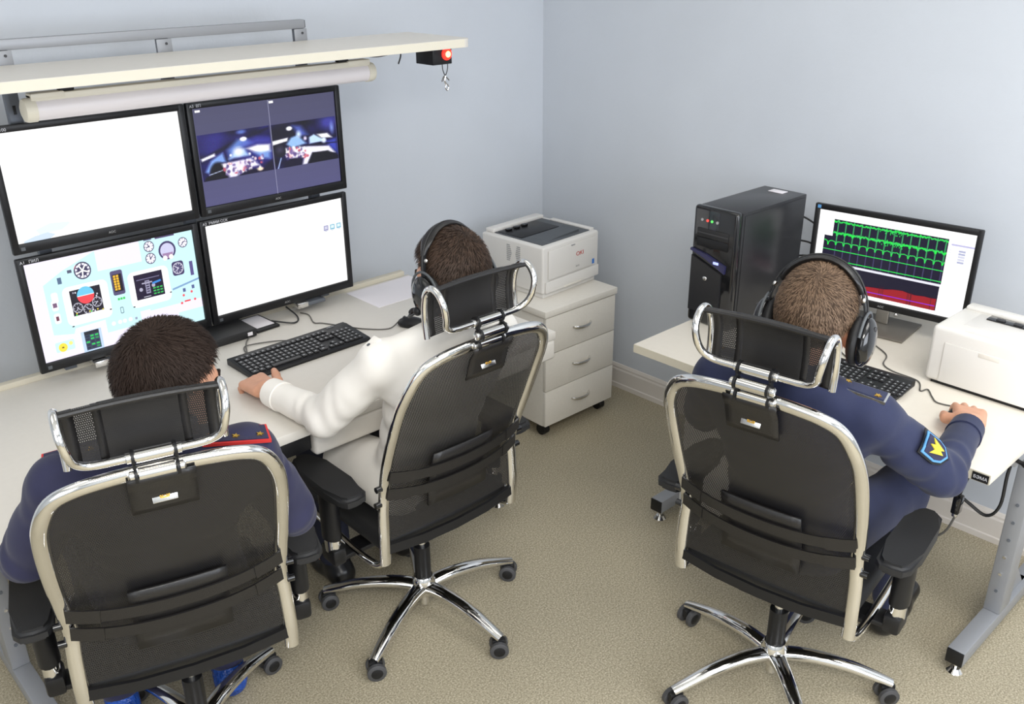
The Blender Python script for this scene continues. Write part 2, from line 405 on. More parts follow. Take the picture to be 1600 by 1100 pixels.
def panel_screen():
    P = [rect(0, 0, 1, 1, (240, 234, 253))]; CY = (203, 240, 246); DK = (60, 52, 92); BK = (22, 16, 34)
    P.append(([(.078, .238), (.192, .135), (.394, .007), (.393, .60), (.385, .72), (.206, .73), (.191, .782), (.078, .745)], CY))
    P.append(rect(.385, .215, .67, .73, CY)); P.append(rect(.66, 0, 1, .75, CY)); P.append(rect(.382, .72, .597, .862, CY)); P.append(rect(.836, .85, 1, 1, CY))
    P.append(rrect(.170, .303, .432, .70, .06, WHITE)); P.append(rrect(.555, .306, .81, .685, .06, WHITE))
    P.append(rect(.21, .347, .387, .608, BK)); P.append(rect(.591, .344, .77, .609, (26, 16, 48)))
    P.append(disc(.298, .42, .088, (110, 200, 235), a0=PI, a1=2*PI)); P.append(disc(.298, .42, .088, (240, 70, 80), a0=0, a1=PI))
    P.append(seg_(.25, .42, .346, .42, .006, WHITE))
    for u, v, r in ((.241, .531, .052), (.298, .564, .052), (.355, .515, .052)):
        gauge(P, u, v, r, (190, 190, 205), (34, 28, 44), 8, 2)
    for k in range(14):
        u, v = random.uniform(.215, .38), random.choice([random.uniform(.355, .45), random.uniform(.575, .60)])
        if abs(u-.298) < .055 and v < .5: continue
        P.append(rect(u, v, u+.008, v+.016, random.choice([(215, 215, 225), (160, 160, 180), (90, 210, 110), (220, 200, 70)])))
    gauge(P, .308, .172, .088, (48, 42, 80), (235, 232, 246), 12, 3)
    P.append(disc(.308, .172, .088, (240, 120, 130), n=4, a0=-2.9, a1=-2.2)); P.append(disc(.308, .172, .055, (60, 55, 90)))
    for a in (.4, 1.7, 2.8, 4.2, 5.3): P.append(seg_(.308, .172, .308+.07/ASP*math.cos(a), .172+.07*math.sin(a), .014, WHITE))
    gauge(P, .717, .079, .058); gauge(P, .716, .205, .058); gauge(P, .932, .112, .055)
    P.append(disc(.826, .158, .098, (66, 58, 104))); P.append(disc(.826, .160, .078, (205, 205, 235))); P.append(disc(.826, .185, .06, (160, 130, 170), a0=0, a1=PI))
    P.append(disc(.806, .235, .026, WHITE)); P.append(disc(.845, .232, .026, (250, 238, 235)))
    P.append(rrect(.838, .295, .914, .447, .03, (66, 58, 100))); gauge(P, .876, .371, .062, (210, 208, 225), (80, 74, 112), 10, 2)
    P.append(rect(.952, .326, .974, .481, (92, 84, 140)))
    P.append(rrect(.457, .245, .53, .50, .02, (84, 78, 116))); P.append(rect(.468, .285, .522, .465, BK))
    for k in range(6):
        for j in range(2): P.append(rect(.472+j*.018, .293+k*.027, .486+j*.018, .315+k*.027, (238, 186, 50)))
    for k in range(3): P.append(rect(.476+k*.016, .532, .489+k*.016, .556, (70, 205, 100)))
    P.append(seg_(.605, .40, .75, .40, .010, (112, 108, 140))); P.append(rect(.655, .42, .683, .56, (150, 146, 175)))
    for k in range(5): P.append(rect(.660, .432+k*.025, .678, .444+k*.025, (30, 20, 52)))
    P.append(seg_(.635, .445, .70, .445, .014, (170, 166, 190))); P.append(disc(.625, .505, .02, (175, 172, 195))); P.append(disc(.705, .485, .02, (175, 172, 195)))
    P.append(seg_(.70, .465, .755, .45, .022, (60, 135, 215)))
    for k in range(3):
        for j in range(3): P.append(rect(.70+j*.022, .51+k*.03, .716+j*.022, .525+k*.03, (60, 190, 90)))
    P.append(seg_(.635, .59, .68, .59, .008, (190, 190, 205)))
    P.append(rect(.159, .192, .182, .256, (86, 110, 140))); P.append(rect(.222, .139, .247, .170, (80, 84, 110)))
    P.append(rect(.761, 0, .884, .018, (84, 70, 110))); P.append(rect(.69, 0, .74, .014, (90, 90, 130)))
    for u, v, s in ((.126, .376, .02), (.118, .453, .03), (.118, .585, .03)):
        P.append(rrect(u-.018, v-.05, u+.018, v+.055, .02, (246, 246, 255)))
    P.append(rect(.107, .43, .130, .475, (120, 90, 120))); P.append(rect(.110, .565, .126, .61, (110, 60, 80)))
    P.append(rrect(.479, .63, .500, .70, .012, (120, 150, 160))); P.append(rrect(.483, .64, .496, .69, .008, CY))
    for u in (.425, .464, .494, .529): P.append(disc(u, .782, .022, (246, 250, 252)))
    P.append(rect(.558, .775, .572, .80, (150, 160, 185)))
    P.append(rrect(.072, .826, .181, .93, .015, CY)); P.append(disc(.113, .888, .045, (250, 224, 60))); P.append(rect(.107, .880, .119, .896, (120, 100, 30))); P.append(disc(.160, .862, .02, (250, 235, 130)))
    P.append(rect(.225, .785, .345, 1, (190, 214, 240))); P.append(rect(.243, .79, .33, .986, (48, 60, 88)))
    P.append(rect(.243, .79, .33, .825, (24, 30, 44)))
    for k in range(5):
        for j in range(3): P.append(rect(.248+j*.028, .835+k*.030, .268+j*.028, .852+k*.030, random.choice([(40, 200, 90), (30, 36, 60), (36, 150, 80)])))
    for u, v in ((.885, .60), (.945, .585)): P.append(rect(u, v, u+.018, v+.04, (90, 100, 150)))
    P.append(seg_(.82, .585, 1, .53, .02, (130, 165, 205)))
    for u, v in ((.885, .675), (.94, .655)): P.append(disc(u, v, .014, (240, 90, 100)))
    P.append(rect(.885, .735, .925, .752, (235, 70, 80))); P.append(disc(.866, .755, .014, (240, 90, 100))); P.append(disc(.955, .745, .014, (240, 90, 100)))
    for u, v in ((.188, .70), (.418, .62), (.56, .66), (.80, .60)): P.append(rect(u, v, u+.012, v+.012, (40, 36, 50)))
    return P
def cockpit_screen():
    """camera picture painted as a fine colour grid: soft shapes over a dark sky"""
    import numpy as np
    P = [rect(0, k/12, 1, (k+1)/12, (72+k, 71+k, 100+k*2)) for k in range(12)]
    rs = np.random.RandomState(5)
    def picture(u0, u1, v0, v1, shapes, base, nu=110, nv=62):
        U, V = np.meshgrid(u0+(u1-u0)*(np.arange(nu)+.5)/nu, v0+(v1-v0)*(np.arange(nv)+.5)/nv)
        C = np.ones((nv, nu, 3))*np.array(base, float)
        C += (np.sin(U*37+V*9)+np.sin(U*13-V*41))[..., None]*np.array([4, 4, 14])
        for kind, g, col, soft, op in shapes:
            if kind == 'e':
                d = (np.hypot((U-g[0])/g[2], (V-g[1])/g[3])-1)*min(g[2], g[3])
            else:
                q = np.array(g); d2 = np.full(U.shape, 9.); ins = np.zeros(U.shape, bool)
                for (x0, y0), (x1, y1) in zip(q, np.roll(q, -1, 0)):
                    ex, ey = x1-x0, y1-y0; t = np.clip(((U-x0)*ex+(V-y0)*ey)/(ex*ex+ey*ey+1e-12), 0, 1)
                    d2 = np.minimum(d2, (U-x0-t*ex)**2+(V-y0-t*ey)**2)
                    if y0 != y1: ins ^= ((y0 > V) != (y1 > V)) & (U < ex*(V-y0)/(y1-y0)+x0)
                d = np.where(ins, -1, 1)*np.sqrt(d2)
            w_ = np.clip(.5-d/(2*soft), 0, 1)[..., None]*op; C = C*(1-w_)+np.array(col, float)*w_
        C = np.clip(C+rs.normal(0, 3, C.shape), 0, 255); du, dv = (u1-u0)/nu, (v1-v0)/nv
        for j in range(nv):
            for i in range(nu): P.append(([(u0+i*du, v0+j*dv), (u0+(i+1)*du, v0+j*dv), (u0+(i+1)*du, v0+(j+1)*dv), (u0+i*du, v0+(j+1)*dv)], tuple(C[j, i])))
    def clutter(ua, ub, va, vb, n, cols):
        return [('e', (rs.uniform(ua, ub), rs.uniform(va, vb), rs.uniform(.004, .013), rs.uniform(.008, .022)), cols[rs.randint(len(cols))], .004, .9) for _ in range(n)]
    HOT = [(255, 255, 255), (255, 250, 250), (235, 220, 240), (250, 225, 225), (120, 100, 160), (60, 50, 110), (200, 90, 110), (90, 70, 130)]
    L = [('e', (.09, .36, .10, .10), (50, 46, 135), .06, .7), ('e', (.30, .29, .03, .02), (96, 124, 200), .01, .9),
         ('p', [(.01, .50), (.26, .36), (.497, .275), (.497, .30), (.30, .385), (.02, .53)], (12, 8, 40), .012, .9),
         ('e', (.41, .50, .15, .15), (30, 25, 110), .02, .9), ('p', [(.193, .45), (.27, .36), (.33, .37), (.37, .42), (.25, .47), (.20, .56)], (104, 138, 215), .02, .9),
         ('p', [(.30, .42), (.40, .37), (.49, .40), (.49, .44), (.38, .43)], (70, 72, 180), .03, .7),
         ('p', [(.321, .465), (.40, .445), (.488, .46), (.486, .535), (.42, .545), (.373, .514)], (255, 255, 255), .015, 1), ('p', [(.37, .52), (.487, .53), (.48, .61), (.42, .59)], (130, 170, 235), .02, .9),
         ('p', [(.195, .547), (.241, .466), (.308, .462), (.338, .543)], (168, 200, 245), .015, 1), ('e', (.265, .485, .03, .04), (255, 255, 255), .02, 1),
         ('p', [(.011, .504), (.105, .465), (.108, .495), (.018, .53)], (245, 245, 255), .008, 1), ('p', [(.03, .64), (.075, .535), (.158, .472), (.173, .567), (.10, .575), (.05, .66)], (128, 164, 232), .012, 1),
         ('e', (.115, .66, .055, .10), (8, 8, 18), .01, 1), ('p', [(.01, .735), (.03, .69), (.16, .665), (.175, .735)], (9, 9, 20), .008, 1), ('p', [(.05, .672), (.145, .645), (.145, .652), (.05, .68)], (210, 220, 250), .004, 1),
         ('p', [(.143, .584), (.344, .570), (.40, .66), (.331, .667), (.226, .741), (.184, .737)], (236, 232, 250), .012, 1)]+clutter(.155, .34, .585, .70, 60, HOT)+clutter(.30, .43, .56, .71, 26, HOT)+[
         ('p', [(.24, .74), (.33, .685), (.42, .70), (.497, .62), (.497, .74)], (13, 9, 40), .012, 1), ('e', (.40, .70, .02, .02), (255, 236, 205), .008, 1), ('e', (.309, .364, .024, .022), (255, 255, 255), .006, 1), ('e', (.21, .51, .008, .012), (255, 255, 255), .005, 1), ('e', (.34, .525, .008, .014), (240, 245, 255), .005, 1)]
    R_ = [('e', (.60, .40, .16, .12), (9, 6, 30), .03, .9), ('e', (.93, .32, .07, .07), (66, 66, 165), .04, .9), ('e', (.955, .385, .012, .045), (140, 165, 235), .012, .9), ('p', [(.66, .30), (.72, .315), (.77, .42), (.70, .43)], (78, 96, 185), .02, .9),
          ('p', [(.502, .435), (.618, .420), (.612, .454), (.502, .478)], (255, 255, 255), .007, 1), ('p', [(.602, .489), (.64, .425), (.69, .407), (.75, .509), (.644, .537)], (150, 190, 242), .012, 1), ('e', (.70, .40, .016, .03), (215, 235, 255), .012, 1),
          ('p', [(.775, .45), (.813, .426), (.899, .515), (.773, .52)], (196, 224, 250), .008, 1), ('p', [(.835, .43), (.916, .434), (.952, .49), (.867, .476)], (255, 255, 255), .010, 1), ('p', [(.90, .52), (.985, .50), (.988, .68), (.93, .60)], (62, 74, 190), .02, .9),
          ('p', [(.75, .528), (.988, .545), (.988, .555), (.75, .54)], (10, 8, 26), .004, 1), ('p', [(.64, .53), (.763, .545), (.92, .575), (.965, .66), (.79, .622), (.74, .738), (.705, .732), (.722, .658), (.604, .641), (.60, .56)], (240, 238, 250), .010, 1)]+clutter(.59, .75, .53, .65, 70, HOT)+[
          ('p', [(.788, .621), (.909, .626), (.961, .677), (.988, .735), (.746, .735)], (9, 8, 22), .008, 1), ('e', (.55, .55, .042, .068), (20, 17, 34), .006, 1), ('e', (.55, .535, .022, .03), (62, 58, 84), .02, .9), ('p', [(.55, .62), (.557, .625), (.527, .733), (.518, .733)], (180, 200, 245), .004, 1),
          ('e', (.635, .326, .022, .022), (255, 255, 255), .006, 1), ('e', (.885, .505, .018, .03), (225, 238, 255), .008, 1), ('p', [(.60, .66), (.70, .65), (.69, .73), (.56, .735)], (14, 9, 40), .012, .9), ('e', (.745, .455, .012, .02), (225, 215, 245), .006, 1)]
    picture(.008, .497, .265, .735, L, (20, 14, 74)); picture(.502, .988, .265, .733, R_, (13, 9, 46))
    P.append(seg_(.4995, 0, .4995, 1, .006, (150, 150, 180))); P.append(rect(.010, .015, .043, .036, WHITE)); P.append(rect(.506, .012, .536, .036, WHITE))
    return P
def wave_screen():
    P = [rect(0, 0, 1, 1, WHITE)]; a = P.append; NV = (20, 16, 44); G = (40, 215, 85)
    a(rect(.105, .095, .843, .632, NV)); a(rect(.05, .305, .11, .632, NV)); a(rect(.05, .632, .84, .66, (228, 228, 240))); a(rect(.05, .66, .838, .953, (18, 14, 40)))
    n = 13
    for k in range(n+1):
        u = .135+k*.0535
        a(rect(u-.004, .10, u+.004, .42, (56, 150, 92))); a(rect(u-.0035, .41, u+.0035, .63, (62, 58, 96)))
    def trace(v, amp, u0, t, drop):
        prev = None
        for k in range(241):
            u = u0+(.842-u0)*k/240
            ph = ((u-.135)/.0535) % 1; d = min(ph, 1-ph)
            vv = v+amp*random.uniform(-1, 1)+(drop*(1-d/.10) if d < .10 else -.25*abs(drop)*math.sin(PI*ph))
            if prev: a(seg_(prev[0], prev[1], u, vv, t, random.choice([G, (30, 235, 70), (60, 200, 100)])))
            prev = (u, vv)
    trace(.125, .012, .107, .016, -.01); trace(.262, .014, .107, .020, .02); trace(.375, .004, .052, .010, .045)
    trace(.472, .001, .052, .010, 0); trace(.600, .001, .052, .011, 0)
    for k in range(60):
        u = random.gauss(.50, .035); v = random.choice([.13, .27])+random.uniform(-.04, .03); a(rect(u, v, u+.005, v+.014, G))
    pts = [(.05, .87), (.20, .86), (.375, .845), (.44, .835), (.50, .830), (.56, .808), (.62, .800), (.655, .812), (.672, .815), (.70, .82), (.76, .81), (.80, .815), (.833, .81)]
    a((pts+[(.833, .953), (.05, .953)], (152, 22, 34)))
    for u in (.468, .481, .492, .652, .660, .671, .676, .80): a(rect(u, .80, u+.0035, .953, (70, 14, 30)))
    a(seg_(.05, .912, .83, .897, .010, (140, 40, 215)))
    a(rect(.862, .138, 1, .158, (190, 188, 224)))
    for k in range(5): a(rect(.912, .200+k*.032, .952, .222+k*.032, random.choice([(176, 180, 208), (206, 208, 226), (150, 158, 196)])))
    for k in range(5): a(rect(.852, .205+k*.03, .866, .213+k*.03, (206, 208, 224)))
    return P
def monitor(name, label, loc, rz, w, h, polys, bez=(.020, .020, .020, .030), sticker=None, depth=.032, group=None, logo=None):
    """origin = centre of the bottom edge of the front face; front looks to local -y"""
    t = thing(name, label, 'monitor', loc, rz, group)
    l, r, tp, bt = bez
    bm = B()
    bx(bm, -w/2, -w/2+l, 0, .018, 0, h, .004); bx(bm, w/2-r, w/2, 0, .018, 0, h, .004)
    bx(bm, -w/2+l*.5, w/2-r*.5, .0005, .018, h-tp, h, .004); bx(bm, -w/2+l*.5, w/2-r*.5, .0005, .018, 0, bt, .004)
    obj('bezel', bm, 'black_plastic', t)
    bm = B(); bx(bm, -w/2+.004, w/2-.004, .010, .030, .004, h-.004, .003); bx(bm, -w*.33, w*.33, .028, depth, h*.2, h*.8, .008); obj('housing', bm, 'black_plastic', t)
    sw, sh = w-l-r, h-tp-bt
    s = canvas_mesh('screen', polys, sw, sh, t, 0.0); s.location = ((l-r)/2, .0085, bt+sh/2)
    if logo: text_part('maker_mark', logo, .010, (0, -.0004, bt*.36), (PI/2, 0, 0), 'print_grey', t, align='CENTER')
    if sticker: text_part('label_print', sticker, .0125, (-w/2+.010, -.0004, h-tp+.005), (PI/2, 0, 0), 'print_white', t)
    bm = B(); bx(bm, -w/2+.022, -w/2+.034, -.0006, .001, bt*.35, bt*.7); obj('corner_mark', bm, 'tray_grey', t, smooth=False)
    return t
blank = [rect(0, 0, 1, 1, WHITE), ([(.10, .90), (.18, .86), (.30, .88), (.24, .94), (.12, .95)], (226, 243, 247)), ([(.03, .985), (.09, .955), (.16, .94), (.20, .97), (.17, 1), (.03, 1)], (205, 222, 240)), ([(.28, .88), (.36, .86), (.40, .90), (.30, .92)], (238, 248, 250))]
desktop = [rect(0, 0, 1, 1, WHITE)]
for k, c in enumerate([(150, 150, 190), (120, 180, 205), (120, 180, 205)]):
    u = .845+k*.051; desktop += [rect(u, .285, u+.036, .345, c), rect(u+.006, .295, u+.030, .330, [(205, 205, 225), (222, 240, 248), (222, 240, 248)][k]), rect(u+.008, .35, u+.028, .355, (150, 160, 180))]
GM = 'monitors stacked above the long desk'
MY = -.33
m_tl = monitor('monitor', 'black monitor with a blank white screen, directly above the monitor showing cockpit instruments', (-2.198, MY, 1.186), 0, .572, .366, blank, sticker='     V100', group=GM, logo='AOC')
m_tr = monitor('monitor', 'black monitor showing two dark blue cockpit camera pictures side by side', (-1.622, MY, 1.186), 0, .566, .366, cockpit_screen(), sticker='A3  ВП', group=GM, logo='AOC')
m_bl = monitor('monitor', 'black monitor showing light blue aircraft instrument panel with dials', (-2.205, MY, .808), 0, .560, .365, panel_screen(), sticker='A1   ПИЛ', group=GM, logo='AOC')
m_br = monitor('monitor', 'black monitor with a white screen and three small icons near its edge', (-1.632, MY, .806), 0, .572, .368, desktop, sticker='A2  РМИИ ССК', group=GM, logo='AOC')
m_r = monitor('monitor', 'black monitor on a silver stand showing green waveform traces', (-.22, -1.871, DZ+.068), -1.459, .552, .333, wave_screen(), bez=(.018, .018, .020, .024), logo='AOC')
bm = B(); bx(bm, -.022, .022, .0325, .0445, -.06, .12, .003); obj('stand_neck', bm, 'bright_metal', m_r)
bm = B(); bx(bm, -.115, .115, -.085, .115, -.068, -.060, .003); obj('stand_base', bm, 'stand_grey', m_r)
bm = B(); bx(bm, -.266, -.254, -.0006, .001, .318, .329); obj('corner_sticker', bm, 'patch_blue', m_r, smooth=False)
bm = B(); ell(bm, (.055, .0, -.004), (.007, .007, .007)); obj('power_button', bm, 'chrome', m_r)

# ------------------------------------------------------------------ monitor frame, shelf, lamps
fr = thing('monitor_mounting_frame', 'grey slotted steel frame holding the stacked monitors behind the long desk', 'frame', (-2.0, -.265, DZ+.016))
bm = B(); bx(bm, -.75, .575, -.018, .012, .962, .990, .002); obj('top_rail', bm, 'steel_grey', fr)
bm = B(); bx(bm, .5752, .578, -.016, .010, .964, .988, .001); obj('rail_cap', bm, 'black_plastic', fr)
for x in (-.385, .075, .553):
    bm = B(); bx(bm, x-.018, x+.018, -.020, .004, 0, .9615, .002); u = obj('upright', bm, 'steel_dark', fr)
    bm = B(); bx(bm, x-.024, x+.024, -.0235, -.0205, .895, .9615, .001); p = obj('fixing_plate', bm, 'steel_grey', fr)
    bm = B(); cyl(bm, (x+.006, -.0235, .948), (x+.006, -.026, .948), .004, n=10); obj('screw', bm, 'print_dark', p)
    bm = B(); bx(bm, x-.015, x+.015, -.27, -.021, .882, .897, .002); obj('shelf_arm', bm, 'steel_dark', fr)
    for k in range(7):
        bm = B(); bx(bm, x-.004, x+.004, -.0212, -.0201, .10+k*.115, .125+k*.115); obj('slot', bm, 'black_plastic', u, smooth=False)
for x in (-.31, .42):
    bm = B(); bx(bm, x-.022, x+.022, -.085, -.02, .006, .026, .003); obj('clamp', bm, 'bright_metal', fr)
    bm = B(); bx(bm, x+.026, x+.10, -.075, -.04, .004, .018, .003); obj('clamp_bar', bm, 'steel_dark', fr)
for z in (.16, .56):
    bm = B(); bx(bm, -.42, .60, -.0300, -.0215, z, z+.03, .002); obj('cross_rail', bm, 'steel_dark', fr)
sh = thing('wall_shelf', 'long white shelf board above the stacked monitors', 'shelf', (-2.0, -.46, 1.681))
pts = [(-.95, -.17), (.96, -.17)]+[(1.0-.03+.03*math.sin(a), -.14-.03*math.cos(a)) for a in (0.2, .6, 1.0, 1.4)]+[(1.0, .19), (-.95, .19)]
bm = B(); prism(bm, [(-.95, -.195), (.97, -.195), (.984, -.190), (.994, -.180), (1.0, -.165), (1.0, .165), (-.95, .165)], -.004, .024, 'xy'); obj('board', bm, 'laminate', sh, smooth=False)
bm = B(); bx(bm, -.95, .965, -.1965, -.1952, -.003, .023); obj('edge_band', bm, 'cream', sh, smooth=False)
tl = thing('tube_lamp', 'white tubular fluorescent lamp hanging under the shelf above the monitors', 'lamp', (-1.835, -.43, 1.60))
bm = B(); cyl(bm, (-.545, 0, 0), (.545, 0, 0), .030, n=24); obj('diffuser', bm, 'diffuser', tl)
for s in (-1, 1):
    bm = B(); sweep(bm, [(s*.540, 0, 0), (s*.560, 0, 0), (s*.568, 0, 0), (s*.572, 0, 0)], [.0325, .0325, .030, .020], n=24); obj('end_cap', bm, 'cream', tl)
    bm = B(); bx(bm, s*.45-.02, s*.45+.02, -.012, .012, .0412, .077, .003); obj('hanger', bm, 'black_plastic', tl)
    bm = B(); bx(bm, s*.505-.045, s*.505+.045, -.022, .022, .0285, .044, .004); obj('end_block', bm, 'cream', tl)
bm = B(); bx(bm, -.55, .55, -.020, .020, .022, .041, .004); obj('housing', bm, 'cream', tl)
sb = thing('signal_lamp', 'black box with a glowing red lamp fixed under the shelf end', 'lamp', (-1.085, -.56, 1.62))
bm = B(); bx(bm, -.042, .042, -.035, .06, 0, .061, .002); obj('box', bm, 'black_plastic', sb)
bm = B(); ell(bm, (.018, -.036, .034), (.021, .014, .021)); l = obj('lens', bm, 'lamp_red', sb)
bm = B(); ell(bm, (.016, -.046, .034), (.011, .0065, .011)); obj('glowing_core', bm, 'lamp_core', l)
kt = thing('hanging_clip', 'small metal clip on a black cord loop hanging below the red signal lamp', 'clip', (-1.067, -.585, 1.53))
bm = B(); sweep(bm, spline([(-.012, 0, .09), (-.010, 0, .07), (0, 0, .052), (.010, 0, .07), (.012, 0, .09)], 5), .0016, n=6); obj('cord_loop', bm, 'cable', kt)
bm = B(); sweep(bm, spline([(-.016, 0, .032), (-.004, 0, .050), (.016, 0, .034)], 5), .002, n=6); obj('tie', bm, 'cable_grey', kt)
bm = B(); sweep(bm, spline([(0, 0, .050), (-.004, 0, .034), (.004, 0, .022)], 5), .004, n=8); sweep(bm, spline([(.006, 0, .022), (.013, 0, .011), (.006, 0, 0), (-.001, 0, .011)], 4, True), .0022, n=6, closed=True); obj('clasp', bm, 'bright_metal', kt)
tag(cable('lamp_cable', [(-1.29, -.42, 1.652), (-1.24, -.44, 1.648), (-1.19, -.47, 1.66), (-1.135, -.50, 1.668)], .003, 'cable_grey'), 'thin grey cable running from the tube lamp to the red signal lamp', 'cable')
tag(cable('cable_tie', [(-1.175, -.478, 1.664), (-1.178, -.48, 1.645), (-1.19, -.482, 1.622)], .0025, 'cable'), 'black cable tie end dangling from thin cable under the shelf', 'cable tie')

# ------------------------------------------------------------------ computer tower
pc = thing('computer_tower', 'black computer tower with a card sticker standing on the computer desk', 'computer', (-.612, -1.444, DZ), -PI/2-.02)
bm = B(); bx(bm, -.088, .088, .018, .40, .006, .415, .003); obj('case', bm, 'black_case', pc)
bm = B(); bx(bm, -.09, .09, -.012, .0178, 0, .42, .012, 3); fp = obj('front_panel', bm, 'black_gloss', pc)
bm = B(); bx(bm, .0885, .0905, .03, .385, .02, .405, .001); obj('side_panel', bm, 'black_case', pc)
bm = B(); bx(bm, -.068, .060, -.0150, -.0122, .315, .345, .001); dv = obj('drive_bay', bm, 'black_soft', pc)
bm = B(); bx(bm, -.066, .058, -.0162, -.0152, .328, .332); obj('drive_slot', bm, 'print_dark', dv, smooth=False)
bm = B(); bx(bm, -.068, .060, -.0150, -.0122, .282, .312, .001); obj('blank_bay', bm, 'black_plastic', pc)
for k, (x, m_) in enumerate(((-.052, 'print_grey'), (-.030, 'led_red'), (-.012, 'led_green'), (.010, 'print_grey'))):
    bm = B(); cyl(bm, (x, -.0118, .374), (x, -.0145, .374), .0048, n=12); obj('port', bm, m_, pc)
bm = B(); prism(bm, [(-.088, .262), (-.03, .245), (.058, .205), (.060, .232), (-.02, .258), (-.086, .270)], -.021, -.0118, 'xz'); w_ = obj('trim_wing', bm, 'dark_purple_reflection', pc, smooth=False)
bm = B(); bx(bm, .012, .034, -.023, -.0212, .232, .241, .001); obj('power_light', bm, 'led_blue', w_)
bm = B(); prism(bm, [(-.082, .045), (.045, .045), (.045, .200), (-.082, .245)], -.019, -.0118, 'xz'); pn = obj('lower_panel', bm, 'black_case', pc, smooth=False)
bm = B(); ell(bm, (-.020, -.0195, .172), (.009, .0025, .0075)); obj('emblem', bm, 'bright_metal', pn)
bm = B(); bx(bm, -.03, .028, .335, .372, .4152, .4175, .0005); obj('sticker', bm, 'paper', pc)
for k, pts in enumerate(([(-.20, -1.50, 1.10), (-.16, -1.56, 1.06), (-.14, -1.62, .98), (-.13, -1.68, .9)], [(-.20, -1.49, 1.0), (-.15, -1.55, .985), (-.13, -1.62, .93), (-.12, -1.72, .86)], [(-.20, -1.48, .93), (-.13, -1.54, .93), (-.10, -1.60, .88), (-.10, -1.66, .79)], [(-.20, -1.50, .88), (-.12, -1.56, .89), (-.09, -1.62, .83), (-.09, -1.68, .775)])):
    tag(cable('power_cable', pts, .0035, 'cable'), ['uppermost black cable leaving the back of the computer tower beside the waveform monitor', 'second black cable below the uppermost one behind the computer tower', 'third black cable behind the computer tower, above the lowest one', 'lowest black cable behind the computer tower, just above the desk top'][k], 'cable', 'cables behind the tower')

# ------------------------------------------------------------------ right printer
p2 = thing('compact_printer', 'compact all-white laser printer standing on the computer desk', 'printer', (-.515, -2.347, DZ), -1.585)
W, D, H = .180, .245, .185
bm = B(); bx(bm, -W, W, 0, D, .008, H, .014, 3); obj('body', bm, 'pale_plastic', p2)
bm = B(); bx(bm, -W+.02, W-.02, .01, D-.02, 0, .0075); obj('base', bm, 'black_plastic', p2, smooth=False)
bm = B(); bx(bm, -W+.045, W-.012, -.0035, -.0002, .014, .140, .002); fc = obj('front_cover', bm, 'pale_plastic', p2)
bm = B(); bx(bm, -.035, .025, -.0042, -.0036, .125, .138, .0003); obj('grip', bm, 'cab_grey', fc)
bm = B(); bx(bm, -.115, .145, .06, .19, H-.001, H+.0012, .0005); tr = obj('top_tray', bm, 'white_plastic', p2)
bm = B(); bx(bm, -.085, .14, .145, .186, H+.0014, H+.005, .001); sl = obj('exit_slot', bm, 'black_gloss', tr)
for k in range(4):
    bm = B(); bx(bm, -.06+k*.05, -.035+k*.05, .15, .165, H+.005, H+.010, .002); obj('roller', bm, 'print_dark', sl)
bm = B(); bx(bm, -W+.012, W-.012, .195, D-.006, H-.002, H+.012, .006); obj('rear_hood', bm, 'pale_plastic', p2)
bm = B(); bx(bm, -.09, .05, .012, .016, H-.0006, H+.0008); obj('top_groove', bm, 'cab_grey', p2, smooth=False)

# ------------------------------------------------------------------ keyboards, mice
def keyboard(name, label, loc, rz, w=.44, d=.15, h=.022):
    t = thing(name, label, 'keyboard', loc, rz)
    bm = B(); prism(bm, [(-d/2, 0), (d/2, 0), (d/2, h), (d/2-.02, h), (-d/2+.01, .012), (-d/2, .008)], -w/2, w/2, 'yz')
    bmesh.ops.bevel(bm, geom=bm.edges[:], offset=.002, segments=1, affect='EDGES'); obj('body', bm, 'black_plastic', t)
    bm = B(); bm2 = B()
    def zat(y): return .012+(h-.012)*((y+d/2-.01)/(d-.03))
    rows = 6; ky = (d-.045)/rows
    for j in range(rows):
        y = -d/2+.016+ky*(j+.5)+(.006 if j == 5 else 0); z = zat(y)
        xs = []
        n = 15
        for i in range(n): xs.append((-w/2+.012+i*.0188, .0155))
        if j == 0: xs = [(-w/2+.012+a*.0188, b) for a, b in ((0, .022), (1.4, .018), (2.6, .018), (3.8, .105), (9.6, .018), (10.8, .018), (12, .018), (13.3, .026))]
        for i in range(3):
            if j in (0, 3, 4, 5) or (j == 1 and i == 1): xs.append((-w/2+.300+i*.0188, .0155))
        if j < 5:
            for i in range(4): xs.append((-w/2+.361+i*.0178, .015))
        for x0, ww in xs:
            bx(bm, x0, x0+ww, y-ky*.43, y+ky*.43, z-.001, z+.0045, .0012, 1)
            if ww < .03: bx(bm2, x0+ww*.32, x0+ww*.62, y-ky*.1, y+ky*.2, z+.0044, z+.0047)
    k = obj('keys', bm, 'key_cap', t, smooth=False); k['kind'] = 'stuff'
    k2 = obj('key_legends', bm2, 'key_print', t, smooth=False); k2['kind'] = 'stuff'
    return t
kb1 = keyboard('keyboard', 'black keyboard on the long desk under the hand of the person in white', (-1.775, -.648, DZ), .015, .45, .165)
kb2 = keyboard('keyboard', 'black keyboard on the computer desk in front of the waveform monitor', (-.655, -1.965, DZ), -1.52, .42, .145)
bm = B(); bx(bm, .17, .205, .066, .072, .0235, .0245); text_part('maker_mark', 'Logitech', .009, (.145, .066, .0245), (0, 0, 0), 'key_print', kb1); bm.free()
cb_ = cable('cord', [(.02, .08, .012), (-.02, .14, .004), (-.11, .17, .004), (-.135, .115, .004), (-.09, .20, .004), (-.02, .27, .004), (.02, .33, .004)], .0022, 'cable_grey', kb1)
cb_ = cable('cord', [(-.02, .07, .012), (-.03, .12, .004), (-.08, .17, .004), (-.12, .25, .004)], .0022, 'cable_grey', kb2)
